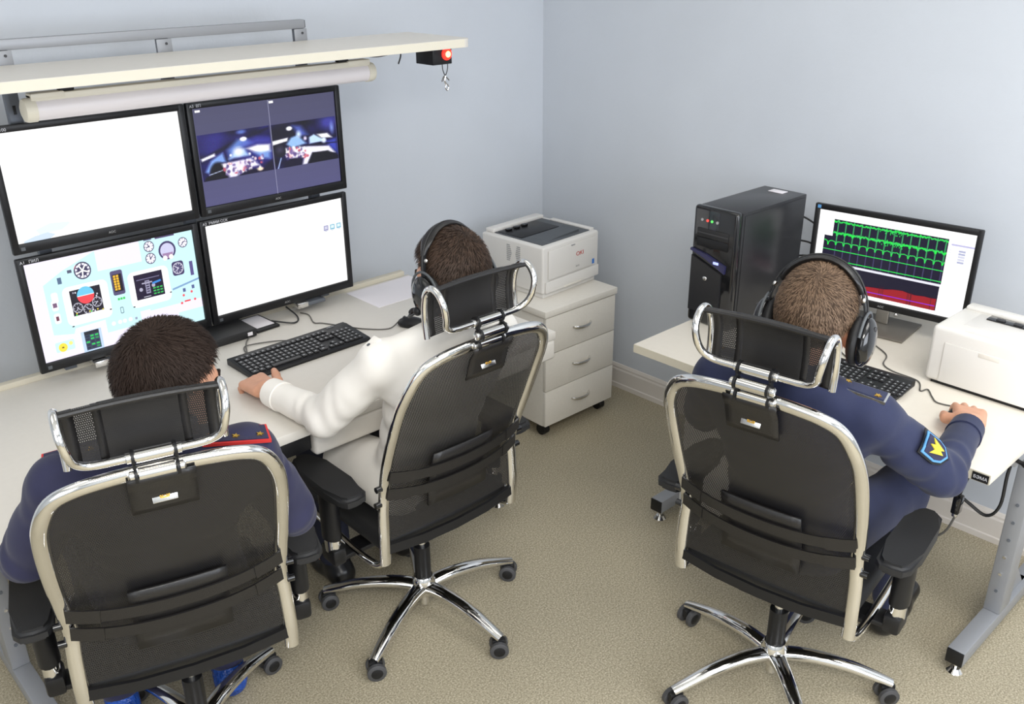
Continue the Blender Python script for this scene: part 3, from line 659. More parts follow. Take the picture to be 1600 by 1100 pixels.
def mouse(name, label, loc, rz, cord):
    t = thing(name, label, 'computer mouse', loc, rz)
    bm = B(); ell(bm, (0, 0, .010), (.030, .052, .024), u=20, v=12)
    for v in bm.verts: v.co.z = max(v.co.z, .001)
    obj('shell', bm, 'black_plastic', t)
    bm = B(); cyl(bm, (-.003, .026, .030), (.003, .026, .030), .006, n=12); obj('wheel', bm, 'caster_grey', t)
    cable('cord', cord, .0022, 'cable_grey', t)
mouse('computer_mouse', 'black mouse on the long desk beside the ear of the person in white', (-1.37, -.72, DZ), .6, [(0, .05, .012), (-.048, .070, .003), (-.066, .151, .003), (-.057, .226, .003), (-.045, .317, .003), (-.045, .352, .003), (.02, .400, .003), (.035, .44, .003)])
mouse('computer_mouse', 'black mouse on the computer desk under the hand of the person in blue', (-.684, -2.352, DZ), -1.65, [(0, .05, .012), (-.030, .060, .003), (-.085, .040, .003), (-.115, .062, .003), (-.150, .100, .003), (-.160, .075, .003), (-.200, .132, .003), (-.287, .138, .003), (-.335, .165, .003), (-.366, .234, .003), (-.431, .277, .003)])
# black set-top box + tray + paper sheets
bb = thing('switch_box', 'flat black electronic box lying on the long desk under the monitors', 'electronics', (-1.93, -.345, DZ))
bm = B(); bx(bm, -.13, .12, -.075, .055, .002, .030, .004); obj('case', bm, 'black_soft', bb)
bm = B(); bx(bm, .085, .103, -.0762, -.0745, .010, .022); obj('label', bm, 'paper', bb, smooth=False)
bm = B(); bx(bm, -.12, .11, -.07, .05, 0, .0022); obj('rubber_base', bm, 'black_plastic', bb, smooth=False)
ct = thing('card_tray', 'small black tray holding a white card beside the flat black box', 'tray', (-1.752, -.325, DZ), .05)
bm = B(); bx(bm, -.052, .040, -.075, .07, 0, .010, .003); obj('tray', bm, 'black_plastic', ct)
bm = B(); bx(bm, -.040, .030, -.055, .055, .0101, .0116); obj('card', bm, 'paper', ct, smooth=False)
bm = B(); bx(bm, -.15, .15, -.106, .106, 0, .0012); ps = obj('paper_sheet', bm, 'paper', smooth=False)
ps.location = (-1.20, -.387, DZ); ps.rotation_euler = (0, 0, .0); tag(ps, 'white sheet of paper lying on the long desk near the wall', 'paper')
tag(cable('monitor_cable', [(-1.63, -.31, DZ+.03), (-1.62, -.37, DZ+.004), (-1.66, -.41, DZ+.004), (-1.72, -.36, DZ+.014)], .003, 'cable'), 'short black cable looping from the white-screen monitor to the card tray', 'cable')

# cables under the right desk
adp = thing('power_adapter', 'black inline adapter hanging on a cable under the computer desk', 'adapter', (-.60, -2.37, .45))
bm = B(); bx(bm, -.016, .016, -.012, .012, -.03, .03, .005); obj('body', bm, 'black_gloss', adp)
bm = B(); bx(bm, -.010, .010, -.008, .008, -.042, -.0302, .002); obj('plug', bm, 'bright_metal', adp)
tag(cable('adapter_cable', [(-.60, -2.37, .48), (-.60, -2.39, .58), (-.60, -2.42, .68), (-.60, -2.43, .733)], .004, 'cable'), 'black cable dropping from the desk underside to the inline adapter', 'cable')
tag(cable('lower_cable', [(-.60, -2.37, .405), (-.60, -2.35, .34), (-.60, -2.30, .29), (-.60, -2.24, .285)], .0035, 'cable_grey'), 'dark cable trailing below the inline adapter', 'cable')
tag(cable('looped_cable', [(-.55, -2.22, .45), (-.55, -2.30, .475), (-.55, -2.38, .44), (-.55, -2.44, .42), (-.55, -2.47, .47), (-.55, -2.47, .58), (-.55, -2.48, .66), (-.55, -2.50, .733)], .005, 'cable'), 'thick black cable looped under the corner of the computer desk', 'cable')
ub = thing('under_desk_hub', 'black box mounted under the computer desk beside the seated person', 'electronics', (-.62, -2.33, .62))
bm = B(); bx(bm, -.09, .09, -.12, .07, 0, .09, .006); obj('case', bm, 'black_plastic', ub)
bm = B(); bx(bm, -.07, .07, -.09, .05, .0901, .1148, .002); obj('mount', bm, 'steel_dark', ub)
bm = B(); cyl(bm, (-.0902, -.09, .05), (-.095, -.09, .05), .010, n=14); obj('button', bm, 'print_white', ub)
#@@CHAIRS
# ------------------------------------------------------------------ office chairs
CH = [(-2.523, -1.237, -.285, 6.764), (-1.732, -1.198, -.025, 2.316), (-1.185, -2.149, -1.434, 1.484)]
CLAB = ['black mesh office chair with chrome frame under the person with red-edged epaulettes',
        'black mesh office chair with chrome frame under the person in the white coat',
        'black mesh office chair with chrome frame under the person in blue at the computer desk']
RAIL = [(.238, -.160, .395), (.239, -.166, .47), (.236, -.166, .56), (.231, -.170, .63), (.236, -.196, .72), (.239, -.236, .82), (.237, -.278, .92), (.226, -.312, .99), (.200, -.333, 1.042), (.155, -.345, 1.066), (.08, -.350, 1.076), (0, -.352, 1.079)]
def rail_pts():
    r = spline(RAIL, 5); l = [Vector((-p.x, p.y, p.z)) for p in r[:-1]]
    return l + r[::-1]
def back_y(z):
    P = [Vector(p) for p in RAIL]
    for a, b in zip(P, P[1:]):
        if a.z <= z <= b.z: return a.y+(b.y-a.y)*(z-a.z)/(b.z-a.z)
    return P[-1].y if z > 1 else P[0].y
def bulge(x, z): return -.022*max(0, 1-(x/.23)**2)*max(0, 1-((z-.75)/.36)**2)
def net_patch(name, rows, m, parent, uvs):
    bm = B(); uvl = bm.loops.layers.uv.new('UVMap'); V = []
    for r_ in rows: V.append([bm.verts.new(p) for p in r_])
    for i in range(len(V)-1):
        for j in range(len(V[0])-1):
            f = bm.faces.new((V[i][j], V[i][j+1], V[i+1][j+1], V[i+1][j]))
            for lp, (a, b) in zip(f.loops, ((i, j), (i, j+1), (i+1, j+1), (i+1, j))): lp[uvl].uv = uvs[a][b]
    return obj(name, bm, m, parent)
def ribbon(bm, pts, wdt, th, up):
    """flat strap along pts: wdt along up, th along the outward normal"""
    pts = [Vector(p) for p in pts]; rings = []
    for i, p in enumerate(pts):
        t = (pts[min(i+1, len(pts)-1)]-pts[max(i-1, 0)]).normalized(); u = Vector(up); u = (u-t*u.dot(t)).normalized(); n = t.cross(u)
        rings.append([bm.verts.new(p+u*a*wdt/2+n*b*th/2) for a, b in ((-1, -1), (1, -1), (1, 1), (-1, 1))])
    for a, b in zip(rings, rings[1:]):
        for k in range(4): bm.faces.new((a[k], a[(k+1) % 4], b[(k+1) % 4], b[k]))
    bm.faces.new(rings[0][::-1]); bm.faces.new(rings[-1])
def star_leg(bm):
    pts = spline([(.02, 0, .105), (.10, 0, .113), (.20, 0, .103), (.28, 0, .082), (.330, 0, .066)], 4); n = len(pts)
    sweep(bm, pts, [.027-.011*i/(n-1) for i in range(n)], [.020-.008*i/(n-1) for i in range(n)], n=12, ref=(0, 0, 1))
def chair(idx):
    x, y, th, ph = CH[idx]
    t = thing('office_chair', CLAB[idx], 'office chair', (x, y, 0), th, 'office chairs')
    # star base
    bm = B(); sweep(bm, [(0, 0, .075), (0, 0, .085), (0, 0, .13), (0, 0, .145)], [.030, .038, .038, .030], n=20)
    sweep(bm, [(0, 0, .035), (0, 0, .08)], .017, n=14); obj('hub', bm, 'chrome', t)
    for k in range(5):
        a = ph-th+2*PI*k/5
        bm = B(); star_leg(bm); l = obj('base_leg', bm, 'chrome', t); l.rotation_euler = (0, 0, a)
        cx, cy = .32*math.cos(a), .32*math.sin(a); sw = a+1.1+k*1.7+idx
        bm = B(); M = Matrix.Translation((cx, cy, 0)) @ Matrix.Rotation(sw, 4, 'Z')
        bx(bm, -.010, .010, -.022, .022, .026, .060, .006, 2, M=M); cyl(bm, (cx, cy, .055), (cx, cy, .070), .009, n=10)
        c = obj('caster', bm, 'black_plastic', t)
        for s in (-1, 1):
            bm = B(); p0 = M @ Vector((s*.011, 0, .029)); p1 = M @ Vector((s*.027, 0, .029)); ax = (p1-p0)
            sweep(bm, [p0, p0+ax*.15, p0+ax*.85, p1], [.026, .029, .029, .025], n=20); w_ = obj('wheel', bm, 'caster_grey', c)
            bm = B(); cyl(bm, p1, p1+ax*.08, .018, .016, n=16); obj('wheel_hub', bm, 'black_plastic', w_)
    bm = B(); cyl(bm, (0, 0, .14), (0, 0, .26), .026, n=18); obj('column_cover', bm, 'black_plastic', t)
    bm = B(); cyl(bm, (0, 0, .255), (0, 0, .37), .015, n=14); obj('gas_lift', bm, 'chrome', t)
    bm = B(); bx(bm, -.085, .085, -.13, .13, .365, .41, .012, 2); obj('mechanism', bm, 'black_plastic', t)
    bm = B(); cyl(bm, (.06, -.02, .375), (.20, -.03, .365), .006, n=8); bx(bm, .19, .25, -.042, -.018, .358, .372, .004); obj('lever', bm, 'black_plastic', t)
    # seat
    bm = B(); bx(bm, -.235, .235, -.150, .30, .412, .462, .022, 3)
    for v in bm.verts:
        if v.co.y > .2: v.co.z -= (v.co.y-.2)**2*1.6
    obj('seat', bm, 'black_soft', t)
    for s in (-1, 1):
        bm = B(); sweep(bm, spline([(s*.238, -.160, .405), (s*.243, -.12, .372), (s*.247, -.02, .368), (s*.249, .14, .385), (s*.245, .26, .405), (s*.20, .305, .41)], 5), .011, n=10); obj('seat_frame', bm, 'chrome', t)
        bm = B(); bx(bm, min(s*.10, s*.31), max(s*.10, s*.31), -.02, .045, .352, .368, .004); bx(bm, min(s*.28, s*.325), max(s*.28, s*.325), -.025, .05, .345, .40, .010); br = obj('arm_bracket', bm, 'black_plastic', t)
        bm = B(); sweep(bm, [(s*.305, .012, .385), (s*.305, .012, .44)], .021, .030, n=16, ref=(0, 1, 0)); obj('arm_sleeve', bm, 'chrome', br)
        bm = B(); sweep(bm, [(s*.305, .012, .43), (s*.305, .012, .607)], .026, .036, n=16, ref=(0, 1, 0)); obj('arm_post', bm, 'black_plastic', t)
        bm = B(); pts = [(0, -.15), (.028, -.146), (.042, -.125), (.046, -.05), (.044, .08), (.034, .145), (.015, .165), (-.015, .165), (-.034, .145), (-.044, .08), (-.046, -.05), (-.042, -.125), (-.028, -.146)]
        prism(bm, [(p[0]+s*.305, p[1]) for p in pts], .604, .640, 'xy')
        es = [e for e in bm.edges if abs(e.verts[0].co.z-e.verts[1].co.z) < 1e-6]
        bmesh.ops.bevel(bm, geom=es, offset=.011, segments=3, affect='EDGES'); obj('arm_pad', bm, 'black_soft', t)
    # back frame
    rp = rail_pts()
    bm = B(); sweep(bm, rp, .0175, .0125, n=14, ref=(0, -.95, -.3)); bf = obj('back_frame', bm, 'chrome', t)
    for s in (-1, 1):
        for z in (.60, .655):
            bm = B(); cyl(bm, (s*.245, back_y(z), z), (s*.262, back_y(z), z), .009, n=12); obj('frame_screw', bm, 'black_gloss', bf)
    bm = B(); ribbon(bm, [(-.235, -.168, .445), (-.12, -.182, .438), (0, -.186, .436), (.12, -.182, .438), (.235, -.168, .445)], .030, .010, (0, 0, 1)); obj('lower_bar', bm, 'black_plastic', t)
    half = spline(RAIL, 5)[5:]; NX = 12; rows = []; uvs = []; acc = 0; last = None
    for p in half[:-1]:
        if last is not None: acc += (p-last).length
        last = p
        xs = [(-1+2*j/NX)*(p.x-.004) for j in range(NX+1)]
        rows.append([Vector((q, p.y+bulge(q, p.z), p.z+.0)) for q in xs]); uvs.append([(q, acc) for q in xs])
    net_patch('back_net', rows, 'net', t, uvs)
    # label flap and plate
    def on_back(x_, z_, off=.004): return Vector((x_, back_y(z_)+bulge(x_, z_)-off, z_))
    bm = B(); R_ = []
    for i in range(7):
        z_ = 1.075-i*.0165; hw = .064
        R_.append([on_back(-hw+2*hw*j/6, z_, .010+(.006 if i < 2 else 0)) for j in range(7)])
    V = [[bm.verts.new(p) for p in r_] for r_ in R_]
    for i in range(6):
        for j in range(6): bm.faces.new((V[i][j], V[i][j+1], V[i+1][j+1], V[i+1][j]))
    fl = obj('label_flap', bm, 'leather', t); md = fl.modifiers.new('thickness', 'SOLIDIFY'); md.thickness = .005
    zc = 1.012; p = on_back(0, zc, .0135); tilt = math.atan2(.3, .95)
    bm = B(); bx(bm, -.024, .024, -.0015, .0015, -.0125, .0125, .001); pl = obj('metal_plate', bm, 'bright_metal', fl); pl.location = p; pl.rotation_euler = (-.36, 0, 0)
    bm = B()
    for k in range(5): ell(bm, ((k-2)*.004, -.002, .003-abs(k-2)*.0012), (.0022, .0012, .004), u=8, v=6)
    bx(bm, -.009, .009, -.0026, -.0012, -.005, -.002); e_ = obj('crown_emblem', bm, 'gold', fl); e_.location = p; e_.rotation_euler = (-.36, 0, 0)
    # lumbar pad + straps
    bm = B(); R_ = []
    for i in range(6):
        z_ = .548+i*.037
        R_.append([on_back(-.105+.21*j/8, z_, .012) for j in range(9)])
    V = [[bm.verts.new(q) for q in r_] for r_ in R_]
    for i in range(5):
        for j in range(8): bm.faces.new((V[i][j], V[i][j+1], V[i+1][j+1], V[i+1][j]))
    lp = obj('lumbar_pad', bm, 'leather', t); md = lp.modifiers.new('thickness', 'SOLIDIFY'); md.thickness = .008
    for z_ in (.694, .634):
        pts = []
        for j in range(15):
            q = -1+2*j/14; xx = q*.232; zz = z_-.020*(1-q*q)
            pts.append((xx, back_y(zz)+bulge(xx, zz)-.013-.016*(1-q**4), zz))
        bm = B(); ribbon(bm, pts, .032, .005, (0, -.15, 1)); st = obj('lumbar_strap', bm, 'leather', t)
        for s in (-1, 1):
            pp = [Vector(q) for q in pts if s*q[0] > .155]
            bm = B(); ribbon(bm, [q+Vector((0, -.003, 0)) for q in pp], .038, .004, (0, -.15, 1)); obj('strap_loop', bm, 'leather', st)
    # headrest
    cfg = [dict(z=1.118, y=-.362, n=2, tilt=.10, dx=-.012), dict(z=1.140, y=-.362, n=3, tilt=.06, dx=-.02), dict(z=1.143, y=-.362, n=3, tilt=.12, dx=0.012)][idx]
    hz, hy, dx = cfg['z'], cfg['y'], cfg['dx']
    Mh = Matrix.Translation((dx, hy, hz)) @ Matrix.Rotation(cfg['tilt'], 4, 'X')
    side = [(.0, -.0, 0), (.085, 0, 0), (.112, -.002, .004), (.132, -.010, .020), (.140, -.020, .048), (.146, -.018, .082), (.148, .002, .107), (.148, .028, .112), (.147, .050, .092), (.146, .058, .055), (.146, .056, .015), (.146, .048, -.028)]
    rs = spline(side[1:], 5); path = [Vector((-q.x, q.y, q.z)) for q in rs[::-1]]+[Vector((0, 0, 0))]+rs
    bm = B(); sweep(bm, [Mh @ q for q in path], .0085, n=12); hr = obj('headrest_bar', bm, 'chrome', t)
    prof_ = [(.012, .110), (.030, .111), (.048, .092), (.055, .055), (.053, .015), (.046, -.026)]
    pr_ = spline([(0, a, b) for a, b in prof_], 4); rows = []; uvs = []; acc = 0
    for i, q in enumerate(pr_):
        if i: acc += (q-pr_[i-1]).length
        xs = [-.142+.284*j/14 for j in range(15)]
        rows.append([Mh @ Vector((xx, q.y+.010*(1-(xx/.142)**2), q.z)) for xx in xs]); uvs.append([(xx, acc) for xx in xs])
    net_patch('headrest_net', rows, 'net_fine', t, uvs)
    for x0, x1 in ((-.142, -.118), (-.086, -.070), (.070, .086), (.118, .142)):
        bm = B(); V = []
        for q in pr_: V.append([bm.verts.new(Mh @ Vector((xx, q.y+.010*(1-(xx/.142)**2)+.0018, q.z))) for xx in (x0, x1)])
        for i in range(len(V)-1): bm.faces.new((V[i][0], V[i][1], V[i+1][1], V[i+1][0]))
        o_ = obj('headrest_hem', bm, 'leather', t); md = o_.modifiers.new('thickness', 'SOLIDIFY'); md.thickness = .002
    bm = B(); sweep(bm, [Mh @ Vector((xx, .014+.010*(1-(xx/.142)**2), .111)) for xx in [-.142+.284*j/12 for j in range(13)]], .006, n=8); obj('headrest_piping', bm, 'leather', t)
    bm = B(); V = []
    for q in pr_[2:]: V.append([bm.verts.new(Mh @ Vector((xx, q.y+.010*(1-(xx/.142)**2)+.003, q.z))) for xx in [-.074+.148*j/8 for j in range(9)]])
    for i in range(len(V)-1):
        for j in range(8): bm.faces.new((V[i][j], V[i][j+1], V[i+1][j+1], V[i+1][j]))
    o_ = obj('headrest_lining', bm, 'black_soft', t); md = o_.modifiers.new('thickness', 'SOLIDIFY'); md.thickness = .002
    # hinge rollers + links
    n = cfg['n']; zs = [1.079+(hz-1.079)*k/(n-1) for k in range(n)]; ys = [-.356-.012*math.sin(PI*k/(n-1)) for k in range(n)]
    for k in range(n):
        c = Vector((dx*.5, ys[k]-.006, zs[k]))
        bm = B(); cyl(bm, c-Vector((.034, 0, 0)), c+Vector((.034, 0, 0)), .0135, n=18); h_ = obj('hinge_roller', bm, 'chrome', t)
        for s in (-1, 1):
            bm = B(); sweep(bm, [c+Vector((s*.036, 0, 0)), c+Vector((s*.042, 0, 0))], .0165, n=18); obj('hinge_ring', bm, 'black_plastic', h_)
            bm = B(); sweep(bm, [c+Vector((s*.042, 0, 0)), c+Vector((s*.050, 0, 0)), c+Vector((s*.054, 0, 0))], [.011, .011, .006], n=14); obj('hinge_bolt', bm, 'bright_metal', h_)
    for s in (-1, 1):
        bm = B(); ribbon(bm, [(dx*.5+s*.039, ys[k]-.006, zs[k]) for k in range(n)], .012, .006, (0, 1, 0)); obj('hinge_link', bm, 'black_plastic', t)
    return t
for i in range(3): chair(i)
#@@PEOPLE
# ------------------------------------------------------------------ people
import numpy as np
class Field:
    """union of tapered capsules and ellipsoids, blended smoothly and meshed as one closed surface"""
    def __init__(self, k=.016): self.p = []; self.k = k
def cone(bm, p0, r0, p1, r1, n=14):
    if isinstance(bm, Field): bm.p.append(('c', tuple(p0), r0, tuple(p1), r1, bm.k)); return
    p0, p1 = Vector(p0), Vector(p1); t = (p1-p0).normalized()
    sweep(bm, [p0-t*r0*.9, p0-t*r0*.5, p0, p1, p1+t*r1*.5, p1+t*r1*.9], [r0*.4, r0*.87, r0, r1, r1*.87, r1*.4], n=n)
def chain(bm, pts, rs, n=14):
    for i in range(len(pts)-1): cone(bm, pts[i], rs[i], pts[i+1], rs[i+1], n)
_ell = ell
def ell(bm, c, r, M=None, u=16, v=10):
    if isinstance(bm, Field):
        R = np.eye(3) if M is None else np.array(M)
        s_ = np.linalg.norm(R[:, 0]); bm.p.append(('e', tuple(c), np.array(r)*s_, R/s_, bm.k)); return
    _ell(bm, c, r, M, u, v)
def field_mesh(F, h):
    lo = np.full(3, 1e9); hi = -lo; bb = []
    for q in F.p:
        if q[0] == 'c':
            a, b_ = np.array(q[1]), np.array(q[3]); l = np.minimum(a-q[2], b_-q[4]); u = np.maximum(a+q[2], b_+q[4])
        else: m_ = max(q[2]); l = np.array(q[1])-m_; u = np.array(q[1])+m_
        bb.append((l, u)); lo = np.minimum(lo, l); hi = np.maximum(hi, u)
    lo = lo-3*h; n = np.ceil((hi+3*h-lo)/h).astype(int)+1
    G = np.full(n, .05, np.float32)
    for q, (l, u) in zip(F.p, bb):
        k = q[-1]; i0 = np.maximum(((l-k-2*h-lo)/h).astype(int), 0); i1 = np.minimum(np.ceil((u+k+2*h-lo)/h).astype(int)+1, n)
        X = np.stack(np.meshgrid(*[lo[d]+h*np.arange(i0[d], i1[d]) for d in range(3)], indexing='ij'), -1)
        if q[0] == 'c':
            a, b_ = np.array(q[1]), np.array(q[3]); ab = b_-a; t = np.clip(((X-a)@ab)/max(ab@ab, 1e-9), 0, 1)
            d = np.linalg.norm(X-a-t[..., None]*ab, axis=-1)-(q[2]+t*(q[4]-q[2]))
        else:
            Y = (X-np.array(q[1]))@q[3]; r = q[2]; k0 = np.linalg.norm(Y/r, axis=-1); k1 = np.linalg.norm(Y/(r*r), axis=-1)
            d = np.where(k1 > 1e-6, k0*(k0-1)/np.maximum(k1, 1e-6), -min(r))
        sl = tuple(slice(i0[d_], i1[d_]) for d_ in range(3)); g = G[sl]
        hh = np.maximum(k-np.abs(g-d), 0)/k; G[sl] = np.minimum(g, d)-hh*hh*k*.25
    # surface nets
    S = G < 0; c = np.zeros(np.array(S.shape)-1, np.int8)
    corners = [(i, j, k) for i in (0, 1) for j in (0, 1) for k in (0, 1)]
    v = lambda A, o: A[o[0]:A.shape[0]-1+o[0], o[1]:A.shape[1]-1+o[1], o[2]:A.shape[2]-1+o[2]]
    for o in corners: c += v(S, o)
    act = np.argwhere((c > 0) & (c < 8)); idx = np.full(c.shape, -1, np.int64); idx[tuple(act.T)] = np.arange(len(act))
    P = np.zeros((len(act), 3)); W = np.zeros(len(act))
    for o in corners:
        for ax in range(3):
            if o[ax]: continue
            o2 = list(o); o2[ax] = 1
            ga = G[act[:, 0]+o[0], act[:, 1]+o[1], act[:, 2]+o[2]]; gb = G[act[:, 0]+o2[0], act[:, 1]+o2[1], act[:, 2]+o2[2]]
            m_ = (ga < 0) != (gb < 0); t = np.where(m_, ga/np.where(ga == gb, 1, ga-gb), 0)
            e = np.array(o, float)[None].repeat(len(act), 0); e[:, ax] += t; P += e*m_[:, None]; W += m_
    P = lo+h*(act+P/W[:, None]); Q = []
    for ax in range(3):
        a = [slice(None)]*3; b_ = [slice(None)]*3; a[ax] = slice(0, -1); b_[ax] = slice(1, None)
        s0, s1 = S[tuple(a)], S[tuple(b_)]; e = np.argwhere(s0 != s1); fl = s0[tuple(e.T)]
        u_, w_ = (ax+1) % 3, (ax+2) % 3; q4 = []
        for du, dw in ((0, 0), (-1, 0), (-1, -1), (0, -1)):
            e2 = e.copy(); e2[:, u_] += du; e2[:, w_] += dw; q4.append(idx[tuple(e2.T)])
        q4 = np.stack(q4, 1); q4[~fl] = q4[~fl][:, ::-1]; Q.append(q4)
    return P, np.concatenate(Q)
def remesh(name, F, m, parent, vox, smooth=2, disp=None, zmin=None):
    P, Q = field_mesh(F, vox)
    E_ = np.concatenate([Q[:, [0, 1]], Q[:, [1, 2]], Q[:, [2, 3]], Q[:, [3, 0]]]); deg = np.bincount(E_[:, 0], minlength=len(P))+np.bincount(E_[:, 1], minlength=len(P))
    for _ in range(smooth):
        A = np.zeros_like(P)
        for d in range(3): A[:, d] = np.bincount(E_[:, 0], P[E_[:, 1], d], len(P))+np.bincount(E_[:, 1], P[E_[:, 0], d], len(P))
        P = P*.5+.5*A/deg[:, None]
    if zmin is not None: P[:, 2] = np.maximum(P[:, 2], zmin)
    me = bpy.data.meshes.new(name); me.vertices.add(len(P)); me.vertices.foreach_set('co', P.ravel()); me.loops.add(Q.size); me.polygons.add(len(Q))
    me.polygons.foreach_set('loop_start', np.arange(len(Q))*4); me.loops.foreach_set('vertex_index', Q.ravel()); me.update(calc_edges=True); me.validate()
    if disp:
        N = [v.normal.copy() for v in me.vertices]
        for v, nn in zip(me.vertices, N):
            d = disp(v.co)
            if d: v.co = v.co+nn*d
    me.polygons.foreach_set('use_smooth', [True]*len(me.polygons)); me.materials.append(MATS[m])
    o = bpy.data.objects.new(name, me); COL.objects.link(o); o.parent = parent
    return o
def fold(amp, foci):
    """cloth folds: gentle noise everywhere, stronger ridges near the foci"""
    def f(c):
        d = mnoise.noise(c*11)*amp*.5
        for p, rad, dirv in foci:
            q = c-p; w_ = max(0, 1-q.length/rad)
            if w_: d += amp*1.0*w_*math.sin(q.dot(dirv)*95+6*mnoise.noise(c*9))
        return d
    return f
def hand(bm, W_, d, nrm, thumb, curl, size=1.0, spread=.10, thumb_dir=None):
    """W_ wrist, d forward, nrm = back-of-hand normal, thumb = side axis toward the thumb"""
    d = Vector(d).normalized(); nrm = Vector(nrm); nrm = (nrm-d*nrm.dot(d)).normalized(); s = d.cross(nrm)
    if s.dot(Vector(thumb)) < 0: s = -s
    P = lambda a, b, c: Vector(W_)+(d*a+s*b+nrm*c)*size
    k_ = getattr(bm, 'k', 0); bm.k = .008
    for b in (.024, .008, -.008, -.024): cone(bm, P(.005, b*.75, 0), .017*size, P(.082, b*1.12, -.002), .0135*size)
    bm.k = .0035
    spec = [(.026, .084, .044, .026, .021, .0092), (.009, .089, .048, .030, .022, .0095), (-.009, .085, .045, .028, .021, .0090), (-.026, .077, .035, .021, .019, .0080)]
    for i, (b, a, l1, l2, l3, r) in enumerate(spec):
        ang = 0; p = P(a, b*1.05, 0); c = curl[i] if isinstance(curl, (list, tuple)) else curl
        sd = s*spread*(b/.026)
        for l, k, r0, r1 in ((l1, .55, r, r*.95), (l2, 1.0, r*.95, r*.86), (l3, .7, r*.86, r*.74)):
            ang += c*k; dr = (d*math.cos(ang)-nrm*math.sin(ang)+sd*max(0, math.cos(ang))).normalized()
            q = p+dr*l*size; cone(bm, p, r0*size, q, r1*size, 10); p = q
    td = Vector(thumb_dir).normalized() if thumb_dir else (d*.72+s*.62-nrm*.25).normalized()
    p0 = P(.020, .024, -.006); p1 = p0+(d*.45+s*.75-nrm*.2).normalized()*.034*size; p2 = p1+td*.034*size; p3 = p2+(td+d*.25).normalized()*.026*size
    bm.k = .006; chain(bm, [p0, p1, p2, p3], [.017*size, .0135*size, .0115*size, .0095*size], 10); bm.k = k_
SKC = Vector((0, -.014, .024)); SKR = Vector((.0765, .097, .094))
def hair_off(c):
    """hair thickness over the skull at head-frame direction point c (on the unit skull)"""
    x, y, z = c
    # hairline height for this front/back position
    if y > .5: h = .37+(y-.5)*.5
    elif y > -.05: h = -.10+(y+.05)*.855
    else: h = -.10+(y+.05)*1.4
    e = (z-h)/.22
    return max(-.006, min(1, e)*.0105)
def person(idx, pname, label, J, cloth, hair, hs, trousers, shoes, extras):
    x, y, th, _ = CH[idx]
    t = thing('person', label, 'person', (x, y, 0), th)
    V = lambda k: Vector(J[k])
    Hm = Matrix.Translation(J['head']) @ Matrix.Rotation(J['hyaw'], 4, 'Z') @ Matrix.Rotation(J['hpitch'], 4, 'X') @ Matrix.Rotation(J.get('hroll', 0), 4, 'Y') @ Matrix.Scale(J['hs'], 4)
    hp = lambda a, b, c: Hm @ Vector((a, b, c))
    R3 = Hm.to_3x3()
    # ---- body: one continuous surface
    bm = Field(.014)
    ell(bm, hp(*SKC), SKR, R3, 24, 16); ell(bm, hp(0, .028, -.030), (.061, .064, .084), R3, 20, 14); ell(bm, hp(0, .045, -.086), (.043, .043, .028), R3)
    ell(bm, hp(0, .066, .020), (.050, .026, .020), R3)                                   # brow
    cone(bm, hp(0, .088, .012), .009*J['hs'], hp(0, .108, -.026), .013*J['hs']); ell(bm, hp(0, .098, -.032), (.018, .012, .009), R3)
    ell(bm, hp(0, .088, -.060), (.024, .010, .007), R3); ell(bm, hp(0, .086, -.070), (.021, .010, .007), R3)
    for s in (-1, 1):
        ell(bm, hp(s*.038, .055, -.025), (.026, .03, .03), R3)
        ell(bm, hp(s*.078, -.012, -.012), (.010, .021, .032), R3 @ Matrix.Rotation(s*.35, 3, 'Z')); ell(bm, hp(s*.076, -.004, -.038), (.008, .010, .012), R3)
    nb = V('neck'); cone(bm, hp(0, -.035, -.055), .054*J['hs'], nb, .060); cone(bm, hp(0, .0, -.07), .050*J['hs'], nb+Vector((0, .02, -.01)), .058)
    pel, wst, cht = V('pelvis'), V('waist'), V('chest')
    def torso(bm, g):
        ell(bm, pel, (.165+g, .115+g, .105+g)); ell(bm, (pel+wst)/2, (.158+g, .112+g, .12+g)); ell(bm, wst, (.158+g, .108+g, .12+g)); ell(bm, (wst+cht)/2, (.166+g, .106+g, .12+g)); ell(bm, cht, (.172+g, .104+g, .13+g))
        SL, SR = V('SL'), V('SR'); up = (nb+Vector((0, 0, -.035)))
        for S in (SL, SR):
            cone(bm, S, .058+g, cht+Vector((0, 0, .04)), .085+g); cone(bm, S, .052+g, up, .060+g)
            cone(bm, S, .058+g, (cht+S)/2+Vector((0, 0, -.06)), .08+g)
    torso(bm, -.012)
    for s in 'LR':
        chain(bm, [V('S'+s), V('E'+s), V('W'+s)], [.048, .038, .027])
        hd = J['hand'+s]; hand(bm, J['W'+s], hd[0], hd[1], hd[2], hd[3], 1.10, thumb_dir=hd[4] if len(hd) > 4 else None)
        chain(bm, [V('H'+s), V('K'+s), V('A'+s)], [.075, .052, .038])
        f = V('F'+s); cone(bm, V('A'+s), .036, f, .03)
    body = remesh('body', bm, 'skin', t, .0046, 1)
    # ---- eyes, brows
    for s in (-1, 1):
        bm = B(); ell(bm, hp(s*.031, .074, .0), (.0125*J['hs'],)*3); e = obj('eye', bm, 'eye_white', t)
        bm = B(); ell(bm, hp(s*.031, .083, -.001), (.0060*J['hs'], .0045*J['hs'], .0060*J['hs']), R3); obj('iris', bm, 'iris', e)
        bm = B(); sweep(bm, [hp(s*.014, .092, .022), hp(s*.032, .090, .027), hp(s*.050, .076, .021)], [.003, .0045, .002], n=8); obj('eyebrow', bm, hair[0], t)
    bm = B(); sweep(bm, [hp(-.022, .090, -.063), hp(0, .099, -.062), hp(.022, .090, -.063)], [.002, .0045, .002], n=8); obj('lips', bm, 'lips', t)
